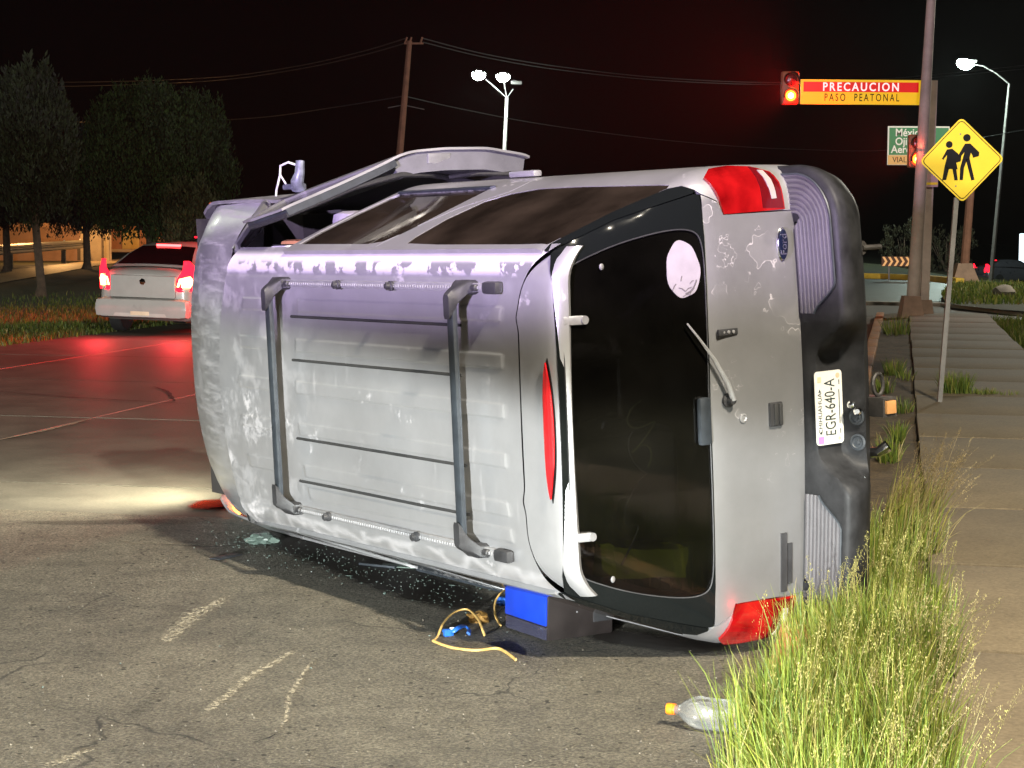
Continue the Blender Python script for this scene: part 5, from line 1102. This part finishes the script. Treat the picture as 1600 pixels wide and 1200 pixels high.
def wall(name, lab, P, Y, col, depth=.3, cap=None, parts=()):
    o = (at(P[0], P[3], Y) + at(P[1], P[3], Y))/2; e = empty(name, o, lab, 'wall'); a_, b_ = at(P[0], P[2], Y), at(P[1], P[3], Y)
    g = G(); g.bbox((a_+b_)/2 - o + Vector((0, depth/2, 0)), (b_.x-a_.x, depth, a_.z-b_.z), .02); g.build('wall_body', mat(name+'_render', col, .85, var=.25, vscale=1.5, bump=.4, bscale=14), e)
    if cap: g = G(); g.bbox(Vector(((a_.x+b_.x)/2, a_.y, a_.z)) - o + Vector((0, depth/2, .06)), (b_.x-a_.x+.1, depth+.14, cap), .02); g.build('coping', mat(name+'_coping', tuple(min(.6, c*1.4) for c in col), .8, var=.2), e)
    for (x0, x1, y0, y1, nm, cl) in parts:
        c0, c1 = at(x0, y0, Y-.05), at(x1, y1, Y-.05); g = G(); g.bbox((c0+c1)/2 - o, (c1.x-c0.x, .1, c0.z-c1.z), .015); g.build(nm, mat(nm, cl, .7, var=.2, vscale=2), e)
    return e
wall('orange_wall', 'long low orange lit wall with a bright coping behind the guard rail', (-60, 128, 353, 421), 100., (.33, .19, .11), .3, .25, ((-60, 128, 411, 414, 'dark_joint', (.10, .06, .035)),))
wall('pale_wall', 'pale stained wall with a pillar right of the guard rail', (125, 172, 349, 408), 96., (.36, .29, .19), .4, None, ((158, 161, 352, 406, 'pillar_groove', (.16, .12, .08)), (166, 171, 347, 408, 'pillar', (.42, .35, .24))))
wall('gate_wall', 'terracotta wall with a yellow metal gate leaf behind the white saloon', (171, 246, 352, 395), 104., (.34, .15, .07), .3, None, ((191, 218, 359, 389, 'gate_leaf', (.50, .34, .10)), (171, 246, 389, 394, 'wall_plinth', (.38, .28, .17))))
wall('pink_wall', 'plain pinkish wall between the trees next to the SUV hood', (246, 340, 362, 397), 104., (.34, .15, .08), .3)
for px in (146, 150, 155): pass
lamp('sodium_street_light', 'POINT', at(90, 300, 92), 1700, (1, .50, .16), size=.3)
lamp('sodium_street_light', 'POINT', at(285, 320, 97), 1200, (1, .46, .15), size=.3)

# ================================================================== other cars
M_TYRE = M_RUB
def sedan(name, label, cat, body_m, loc, head, lights=1., group=None, roll=0.):
    """four-door saloon; local y = forward, x = right, origin on the ground under the tail"""
    e = empty(name, loc, label, cat, group); e.rotation_euler = (0, roll, -R(head))
    ys = [0, .05, .18, .5, 1.0, 2.0, 3.0, 3.7, 4.1, 4.28, 4.33]; wd = [.66, .75, .82, .845, .85, .85, .845, .83, .77, .66, .5]; zt = [.95, 1.00, 1.04, 1.07, 1.06, 1.00, .97, .90, .84, .74, .62]; zb = [.36, .30, .24, .22, .20, .20, .20, .22, .24, .30, .40]
    def sec(i):
        w, t, b = wd[i], zt[i], zb[i]; m = (t+b)/2
        h = [(0, b), (w*.8, b), (w*.95, b+.05), (w, b+.18), (w*1.0, m), (w*.975, t-.16), (w*.915, t-.05), (w*.80, t), (w*.4, t+.03), (0, t+.04)]
        return h + [(-x, z) for x, z in h[-2:0:-1]]
    g = G(); n = len(sec(0)); vs = [(x, ys[i], z) for i in range(len(ys)) for x, z in sec(i)]
    g.add(vs, [(i*n+k, i*n+(k+1) % n, (i+1)*n+(k+1) % n, (i+1)*n+k) for i in range(len(ys)-1) for k in range(n)] + [tuple(range(n))[::-1], tuple(range((len(ys)-1)*n, len(ys)*n))]); bd = g.build('body', body_m, e, 40)
    # cabin
    cs = [(.36, 1.06, .79, 1.09, .75), (.75, 1.06, .79, 1.30, .65), (1.12, 1.06, .79, 1.435, .555), (1.55, 1.05, .79, 1.475, .54), (2.1, 1.02, .79, 1.475, .54), (2.5, 1.0, .785, 1.43, .55), (3.15, .97, .74, 1.05, .68)]
    def csec(c):
        y, zb_, wb, zt_, wt = c; return [(-wb, zb_), (-wt-.03, zt_-.05), (-wt+.06, zt_), (0, zt_+.025), (wt-.06, zt_), (wt+.03, zt_-.05), (wb, zb_)]
    g = G(); vs = [(x, c[0], z) for c in cs for x, z in csec(c)]; g.add(vs, [(i*7+k, i*7+k+1, (i+1)*7+k+1, (i+1)*7+k) for i in range(len(cs)-1) for k in range(6)]); g.build('cabin', body_m, e, 40)
    def onrear(x, t): y = .39+.71*t; return (x*float(np.interp(y, [.36, .75, 1.12], [.66, .55, .45])), y-.015, float(np.interp(y, [.36, .75, 1.12], [1.09, 1.30, 1.435])) + .032*(1-x*x*.55))
    g = G(); g.grid(onrear, list(np.linspace(-1, 1, 13)), list(np.linspace(.03, .93, 7))); g.build('rear_window', HT_WIN, e, 60)
    for sg in (1, -1):
        g = G(); g.add([(sg*(.745), .95, 1.09), (sg*.565, 1.25, 1.405), (sg*.56, 2.35, 1.405), (sg*.72, 3.0, 1.06)], [(0, 1, 2, 3)]); g.build('side_window', M_DGL, e, None)
        for y in (.85, 3.45):
            g = G(); g.lathe([(-.10, .2), (-.105, .29), (-.08, .315), (.08, .315), (.105, .29), (.1, .2)], (sg*.755, y, .315), (1, 0, 0), 22); w_ = g.build('wheel', M_TYRE, e); g = G(); g.lathe([(-.08*sg, .19), (.085*sg, .19), (.10*sg, .18), (.07*sg, .05), (.08*sg, .01)], (sg*.755, y, .315), (1, 0, 0), 18); g.build('rim', M_ALU, w_)
        TLP = [(.48, .76), (.62, .72), (.80, .73), (.86, .90), (.83, 1.08), (.74, 1.22), (.68, 1.22), (.67, 1.08), (.58, .93)]
        LC = [(.58, .80), (.76, .79), (.80, .90), (.76, .97), (.62, .93)]
        RF = [(.50, .46), (.76, .46), (.78, .50), (.76, .53), (.52, .52)]
        def pan(P, yo, th, m, nm, par): 
            g = G(); Q = [(x*sg, z) for x, z in P]; Q = Q if sg > 0 else Q[::-1]
            yy = lambda x: .0 + .16*max(0, (abs(x)-.62)/.2)**2 - yo
            k = len(Q); g.add([(x, yy(x)-th, z) for x, z in Q] + [(x, yy(x)+.06, z) for x, z in Q], [tuple(range(k)), tuple(range(k, 2*k))[::-1]] + [(i, i+k, (i+1) % k + k, (i+1) % k) for i in range(k)]); return g.build(nm, m, par, None)
        tl_ = pan(TLP, .02, .01, HT_RED, 'taillight', e); pan(LC, .03, .012, HT_CORE if lights else HT_RED, 'lamp_core', tl_); pan(RF, .03, .01, HT_REFL, 'reflector', e)
    g = G(); g.bbox((0, -.03, .79), (1.12, .07, .36), .03); td_ = g.build('boot_lid', body_m, e); g = G(); g.lathe([(0, .06), (.012, .055), (.016, .03)], (0, -.055, .87), (0, -1, 0), 6); g.build('maker_badge', M_CHR, td_)
    g = G(); g.bbox((0, -.02, .44), (1.62, .30, .34), .145); bu_ = g.build('rear_bumper', body_m, e); g = G(); g.add([(-.46, -.155, .31), (.46, -.155, .31), (.34, -.155, .50), (-.34, -.155, .50)], [(0, 1, 2, 3)]); g.build('plate_recess', mat('recess_grey', (.5, .48, .45), .5, var=.1), bu_, None)
    g = G(); g.bbox((0, -.16, .40), (.32, .008, .14), .003); pl_ = g.build('number_plate', mat('amber_lit_plate', (.75, .62, .45), .5, var=.15), bu_); g = G()
    g.box((0, -.165, .445), (.28, .004, .03)); g.build('plate_band', mat('plate_orange_light', (.75, .30, .05), .5, var=.2), pl_, None)  # orange light on the plate put into this band's colour
    g = G(); g.bbox((0, 1.02, 1.445), (.42, .06, .035), .012); g.build('high_brake_lamp', HT_HIGH if lights else HT_RED, e)
    for sg in (1, -1):
        g = G(); g.bbox((sg*.88, 2.75, 1.02), (.18, .1, .12), .03); g.build('wing_mirror', body_m, e)
    return e
HT_WIN = mat('dark_car_glass', (.02, .003, .004), .08, coat=.3, var=.3); HT_RED = emat('lit_tail_red', (1, .008, .022), 4.5); HT_CORE = emat('lit_tail_core', (1, .50, .14), 14); HT_REFL = mat('red_reflector', (.55, .01, .02), .2, coat=.5, var=.2, emit=(1, .02, .04), estr=.25); HT_HIGH = emat('lit_brake_bar', (1, .05, .05), 12)  # the reflectors glow faintly, standing in for returned light
M_CARW = mat('white_car_paint', (.40, .385, .37), .3, coat=.5, var=.1, vscale=3); M_CARG = mat('grey_car_paint', (.10, .10, .12), .3, .3, coat=.6, var=.15, vscale=3)
hb = gnd(224, 524); hc_ = sedan('white_sedan', 'white saloon driving away with its red brake lights on left of the SUV', 'car', M_CARW, hb, 11.8, roll=R(1.4))
for sg in (.68, -.68):
    o = hb + Vector((sg*.979, -sg*.2045-.0, .85)) + Vector((-.06, -.30, 0))
    lamp('brake_glow', 'AREA', o, 20, (1, .03, .05), o + Vector((-.2, -1, -.42)), size=.2)
fc = at(1530, 444, 112); sedan('grey_sedan', 'dark grey saloon seen side on beyond the island at the right', 'car', M_CARG, fc, 72, lights=0)
pc = at(262, 420, 60); pc.z = 0; sedan('parked_sedan', 'dark roofed car half hidden between the white saloon and the SUV', 'car', mat('dark_car_paint', (.09, .09, .09), .35, coat=.5, var=.15), pc, 60, lights=0)

# ================================================================== small things on the road
Apt, Bpt, Cpt = gnd(797, 978), gnd(856, 1004), gnd(957, 990)
ex_ = (Cpt-Bpt).normalized(); ey_ = Vector((-ex_.y, ex_.x, 0)); lx, ly, hz = (Cpt-Bpt).length, .33, .205
amp = empty('amplifier_box', Bpt + ex_*lx/2 + ey_*ly/2, 'dark metal box with a bright blue end panel wedged under the SUV rear corner', 'box'); amp.rotation_euler = (0, 0, math.atan2(ex_.y, ex_.x))
M_CASE = mat('case_brown', (.024, .019, .018), .45, .3, var=.3, vscale=10)
g = G(); g.bbox((0, 0, hz/2+.004), (lx, ly, hz), .006); case = g.build('case', M_CASE, amp)
g = G(); g.bbox((-lx/2-.004, .0, .135), (.010, ly-.012, .135), .003); g.build('blue_panel', mat('blue_plastic', (.006, .035, .36), .4, var=.15, vscale=12), amp)
g = G(); g.bbox((-lx/2-.003, 0, .035), (.008, ly-.014, .055), .003); g.build('clear_panel', mat('smoked_panel', (.03, .03, .05), .12, coat=.5, var=.3), amp)
g = G(); g.bbox((lx*.34, -ly/2-.003, .115), (lx*.30, .008, .105), .003); cp_ = g.build('connector_panel', M_PLAS, amp)
for k, (dx, w_) in enumerate(((-.028, .004), (-.021, .006), (-.013, .004), (.012, .005), (.019, .004), (.026, .005), (.04, .006))):
    g = G(); g.bbox((lx*.34+dx, -ly/2-.009, .145-.004*(k % 3)), (w_, .006, .014), .001); g.build('connector', M_SWH, cp_)
g = G(); g.lathe([(0, .004), (.003, .003)], (-.02, -ly/2-.001, .115), (0, -1, 0), 8); g.build('screw', M_ALU, amp)
def curve(pts, n=6):
    P = [gnd(*p) if len(p) == 2 else gnd(p[0], p[1], p[2]) for p in pts]; Q = []
    for i in range(len(P)-1):
        a_, b_, c_, d_ = P[max(0, i-1)], P[i], P[i+1], P[min(len(P)-1, i+2)]
        for k in range(n):
            t = k/n; Q.append(.5*((2*b_) + (c_-a_)*t + (2*a_-5*b_+4*c_-d_)*t*t + (3*b_-a_-3*c_+d_)*t**3))
    return Q + [P[-1]]
M_YC = mat('yellow_cable', (.48, .31, .10), .45, var=.3, vscale=30); M_BC = mat('black_cable', (.02, .02, .02), .5, var=.2); M_BLU = mat('blue_tape', (.015, .10, .42), .4, var=.4, vscale=25)
def cable(name, pts, r_, m, lab):
    Q = curve(pts); o = Q[0].copy(); o.z = 0; g = G(); g.tube([q-o for q in Q], r_, 7, flat=.7); b = g.build(name, m); b.location = o; return tag(b, lab, 'cable')
cable('looped_cable', [(757, 993, .006), (754, 984, .03), (746, 966, .06), (730, 952, .07), (708, 958, .06), (692, 975, .04), (684, 994, .012), (678, 1001, .006)], .0062, M_YC, 'tan cable standing up in a loop left of the blue panelled box')
cable('ground_cable', [(676, 1001, .006), (690, 1007, .006), (712, 1013, .006), (745, 1016, .006), (775, 1013, .006), (790, 1019, .006), (806, 1031, .005)], .0060, M_YC, 'tan cable lying flat on the asphalt nearest the camera')
cable('hanging_cable', [(793, 921, .10), (783, 926, .10), (774, 940, .07), (773, 958, .04), (779, 972, .012), (782, 978, .006)], .0062, M_YC, 'tan cable hanging out beside the upper end of the blue panel')
cable('thin_cable', [(753, 992, .005), (765, 989, .005), (776, 983, .006), (782, 974, .006), (776, 962, .02), (785, 950, .03)], .0035, M_BC, 'thin black cable running back under the SUV')
g = G(); o = gnd(700, 994); g.bbox(Vector((0, 0, .016)), (.045, .03, .03), .006, Matrix.Rotation(.5, 3, 'Z')); cn = g.build('plug_body', M_BLU, None); 
pe = empty('blue_plug', o, 'blue plug with a white tip at the bend of the tan cable', 'plug'); cn.parent = pe
g = G(); g.bbox(Vector((.018, .012, .026)), (.022, .02, .022), .005, Matrix.Rotation(.3, 3, 'Z')); g.build('white_tip', M_SWH, pe)
g = G(); g.bbox(Vector((-.032, .0, .010)), (.04, .03, .016), .005, Matrix.Rotation(.4, 3, 'Z')); g.build('black_end', M_BC, pe)
Q = curve([(706, 988, .02), (716, 981, .035), (726, 978, .03), (733, 984, .015), (732, 990, .008)]); o = Q[0].copy(); o.z = 0; g = G(); g.tube([q-o for q in Q], [.005]*2+[.011]*(len(Q)-2), 8, flat=.5); b = g.build('blue_tape_strip', M_BLU); b.location = o; tag(b, 'curled strip of blue tape beside the plug', 'tape')
def crumple(name, px, py, size, m, lab, cat, seed, z=.02):
    bm = bmesh.new(); bmesh.ops.create_icosphere(bm, subdivisions=3, radius=.5)
    for v in bm.verts: k = 1 + .55*noise.noise(v.co*3.2 + Vector((seed, 0, 0))) + .25*noise.noise(v.co*8 + Vector((0, seed, 0))); v.co = Vector((v.co.x*size[0]*k, v.co.y*size[1]*k, v.co.z*size[2]*k))
    g = G(); g.add([v.co[:] for v in bm.verts], [[v.index for v in f.verts] for f in bm.faces]); bm.free(); o = g.build(name, m, None, 25); o.location = gnd(px, py) + Vector((0, 0, z)); return tag(o, lab, cat)
crumple('crumpled_wrapper', 746, 972, (.10, .07, .05), mat('gold_foil', (.30, .17, .05), .3, .6, var=.6, vscale=20), 'crumpled brown and gold wrapper behind the cable loop', 'wrapper', 3)
crumple('blue_rag', 786, 946, (.06, .05, .04), M_BLU, 'small blue scrap next to the hanging cable', 'scrap', 5)
# broken glass
M_SHRD = mat('broken_glass', (.085, .115, .10), .2, spec=.5, coat=.2, var=.3, vscale=30)
crumple('shattered_glass_clump', 409, 849, (.17, .12, .07), M_SHRD, 'clump of shattered greenish glass near the SUV front corner', 'glass', 8, .02)
g = G(); r = random.Random(4)
for i in range(520):
    t = r.random(); px = 330 + 420*t + r.gauss(0, 26); py = 833 + 95*t**1.2 + r.gauss(0, 12) + 8
    if r.random() < .05: px, py = r.uniform(20, 900), r.uniform(830, 1080)
    p = gnd(px, py, .006); s = r.uniform(.002, .007)*(1.6 if r.random() < .06 else 1); g.box(p, (s, s*r.uniform(.5, 1), s*.7), Matrix.Rotation(r.uniform(0, 3), 3, 'Z') @ Matrix.Rotation(r.uniform(-.7, .7), 3, 'X'))
tag(g.build('glass_crumbs', M_SHRD, None, None), 'glittering crumbs of broken glass strewn along the SUV roof edge', 'glass', kind='stuff')
def plank(name, p, q, wd, th, m, lab, cat, z=.012, tilt=0):
    a_, b_ = gnd(*p), gnd(*q); d = b_-a_; o = (a_+b_)/2; g = G(); g.bbox((0, 0, 0), (d.length, wd, th), min(th, wd)*.3); b = g.build(name, m); b.location = o + Vector((0, 0, z)); b.rotation_euler = (tilt, 0, math.atan2(d.y, d.x)); return tag(b, lab, cat)
plank('trim_strip', (562, 884), (618, 890), .022, .012, M_BAR, 'thin dark trim strip lying on the asphalt below the roof rail', 'trim')
plank('glass_strip', (596, 886), (664, 889), .07, .006, M_SHRD, 'narrow sheet of green window glass under the SUV roof edge', 'glass', .010, .06)
plank('bent_moulding', (640, 884), (722, 908), .020, .010, M_ALU, 'bent bright moulding poking out under the SUV roof edge', 'trim', .03)
plank('dark_shard', (335, 876), (372, 868), .07, .004, M_BAR, 'dark flat shard lying left of the glass clump', 'shard', .008)
for k, (x, y) in enumerate(((541, 901), (702, 916))): plank('splinter', (x, y), (x+9, y+1), .012, .004, M_SHRD, ('small splinter left of the trim strip', 'small splinter right of the bent moulding')[k], 'splinter', .006)
# loose gravel
g = G()
for i in range(420):
    px = r.uniform(-20, 1250); py = r.uniform(860, 1230)
    p = gnd(px, py, .004); s = r.uniform(.0025, .006); g.box(p, (s, s*r.uniform(.6, 1), s*.8), Matrix.Rotation(r.uniform(0, 3), 3, 'Z') @ Matrix.Rotation(.4, 3, 'X'))
tag(g.build('loose_grit', mat('grit', (.13, .115, .085), .85, var=.6, vscale=60), None, None), 'loose grit scattered over the near asphalt', 'grit', kind='stuff')
# plastic bottle
b0_, b1_ = gnd(1044, 1107, .06), gnd(1190, 1124, .06); ax = (b1_-b0_).normalized(); bo_ = empty('plastic_bottle', Vector((b0_.x, b0_.y, 0)), 'dented clear plastic bottle with an orange cap lying by the kerb grass', 'bottle')
M_PET = glass_mat('clear_plastic', .86, .10, (.90, .90, .88), 1.9)
_n = M_PET.node_tree; _o = [k for k in _n.nodes if k.bl_idname == 'ShaderNodeOutputMaterial'][0]; _s = _o.inputs[0].links[0].from_socket; _d = _n.nodes.new('ShaderNodeBsdfDiffuse'); _d.inputs[0].default_value = (.7, .72, .7, 1); _m = _n.nodes.new('ShaderNodeMixShader'); _m.inputs[0].default_value = .10
_n.links.new(_s, _m.inputs[1]); _n.links.new(_d.outputs[0], _m.inputs[2]); _n.links.new(_m.outputs[0], _o.inputs[0]); z0 = Vector((0, 0, .06))
prof = [(.022, .016), (.034, .016), (.042, .019), (.06, .034), (.085, .050), (.11, .058), (.14, .060), (.17, .058), (.20, .060), (.235, .058), (.27, .060), (.30, .058), (.315, .048), (.32, .02)]
sd = ax.cross(Vector((0, 0, 1))).normalized(); up_ = sd.cross(ax); g = G(); vs = []; n = 28
pr2 = []
for i in range(len(prof)-1):
    for k in range(3): t = k/3; pr2.append((prof[i][0]*(1-t)+prof[i+1][0]*t, prof[i][1]*(1-t)+prof[i+1][1]*t))
pr2.append(prof[-1])
for t, rad_ in pr2:
    for k in range(n):
        a_ = 2*math.pi*k/n; x_, y_ = math.cos(a_)*rad_, math.sin(a_)*rad_
        dn = math.exp(-((t-.20)/.065)**2); dn2 = math.exp(-((t-.13)/.03)**2)
        y_ = min(y_, rad_*(1-.55*dn)) if x_ < rad_*.6 else y_                      # crushed from above
        x_ = max(x_, -rad_*(1-.45*math.exp(-((t-.24)/.05)**2))); x_ -= 0
        if a_ > 1.2 and a_ < 2.2: y_ -= rad_*.28*dn2
        vs.append(z0 + ax*t - sd*x_ + up_*y_)
m_ = len(pr2); g.add(vs, [(i*n+k, i*n+(k+1) % n, (i+1)*n+(k+1) % n, (i+1)*n+k) for i in range(m_-1) for k in range(n)]); g.build('bottle_body', M_PET, bo_, 22)
g = G(); g.lathe([(-.004, .016), (-.004, .0185), (.0, .020), (.018, .020), (.02, .0185), (.02, .016)], z0 - Vector((0, 0, .0)), ax, 22); cap_ = g.build('cap', mat('orange_cap', (.85, .20, .01), .4, var=.1), bo_)
g = G(); g.lathe([(.022, .0195), (.027, .0195)], z0, ax, 22); g.build('cap_ring', mat('orange_ring', (.80, .18, .01), .4, var=.1), cap_)
# things seen through the rear window
vest = G(); bm = bmesh.new(); bmesh.ops.create_cube(bm, size=1); bmesh.ops.subdivide_edges(bm, edges=bm.edges[:], cuts=4, use_grid_fill=True)
for v in bm.verts:
    k = v.co.copy(); v.co = Vector((k.x*.14, k.y*.38, k.z*.13)); v.co += Vector((.012*noise.noise(k*3), .02*noise.noise(k*2+Vector((3, 0, 0))), .02*noise.noise(k*2.4+Vector((0, 5, 0)))))
vest.add([v.co[:] for v in bm.verts], [[v.index for v in f.verts] for f in bm.faces]); bm.free()
vo = vest.build('yellow_container', mat('lime_plastic', (.50, .55, .02), .45, var=.2, vscale=5), None, 60); vo.matrix_world = CM @ Matrix.Translation((.47, 1.36, -.62)) @ Matrix.Rotation(.15, 4, 'X'); tag(vo, 'lime yellow plastic container showing through the SUV rear window', 'container')
for k, (a_, lab) in enumerate(((0, 'tangled pale cord behind the SUV rear glass near the handle'), (1, 'dark looped cable hanging behind the SUV rear glass'))):
    g = G(); r2 = random.Random(30+k); P = []
    for i in range(26):
        t = i/25; P.append(Vector((.38+.02*math.sin(9*t), 1.40+.06*math.sin(12*t+k)+.10*k*t, (.02-.22*t if k == 0 else -.1-.48*t) + .03*math.cos(15*t))))
    g.tube(P, .004, 5); o = g.build('tangled_cord', mat('cord_%s' % ('pale' if k == 0 else 'dark'), (.30, .32, .12) if k == 0 else (.16, .15, .14), .6, var=.2)); o.matrix_world = CM; tag(o, lab, 'cord')
# the SUV's own lamps still burning: headlight over the road, turn signal beside it
hup = carpt(5.40, .92, .62); lamp('suv_headlight', 'SPOT', hup, 380, (1, .97, .78), (-3.4, 12.6, 0), size=.25, angle=140, blend=1)
hlo = carpt(5.42, .90, -.55); hlo.z = .45; lamp('suv_headlight', 'SPOT', hlo, 260, (1, .94, .66), hlo + CF*3 + Vector((-2.2, -1.6, -1.2)), size=.3, angle=160, blend=1)
tsp = gnd(366, 781, .05); lamp('suv_turn_signal', 'POINT', tsp, 7, (1, .16, .02), size=.04)
lamp('suv_tail_glow', 'POINT', carpt(-.02, 1.02, -.93) + Vector((.02, -.10, .02)), 3.0, (1, .02, .03), size=.05)
# ================================================================== haze volume, added to imitate lens glare round the lamps
bm = G(); bm.box((0, 190, 4.6), (600, 520, 17.6)); hz_ = bm.build('haze', bpy.data.materials.new('haze'), None, None); tag(hz_, kind='stuff')
hm = hz_.data.materials[0]; hm.use_nodes = True; hn = hm.node_tree; hn.nodes.clear(); ho_ = hn.nodes.new('ShaderNodeOutputMaterial'); hv = hn.nodes.new('ShaderNodeVolumePrincipled')
hv.inputs['Color'].default_value = (.9, .9, .9, 1); hv.inputs['Density'].default_value = .00008; hv.inputs['Anisotropy'].default_value = .35; hn.links.new(hv.outputs[0], ho_.inputs['Volume'])
hz_['label'] = 'thin haze volume added over the street to imitate lens glare'
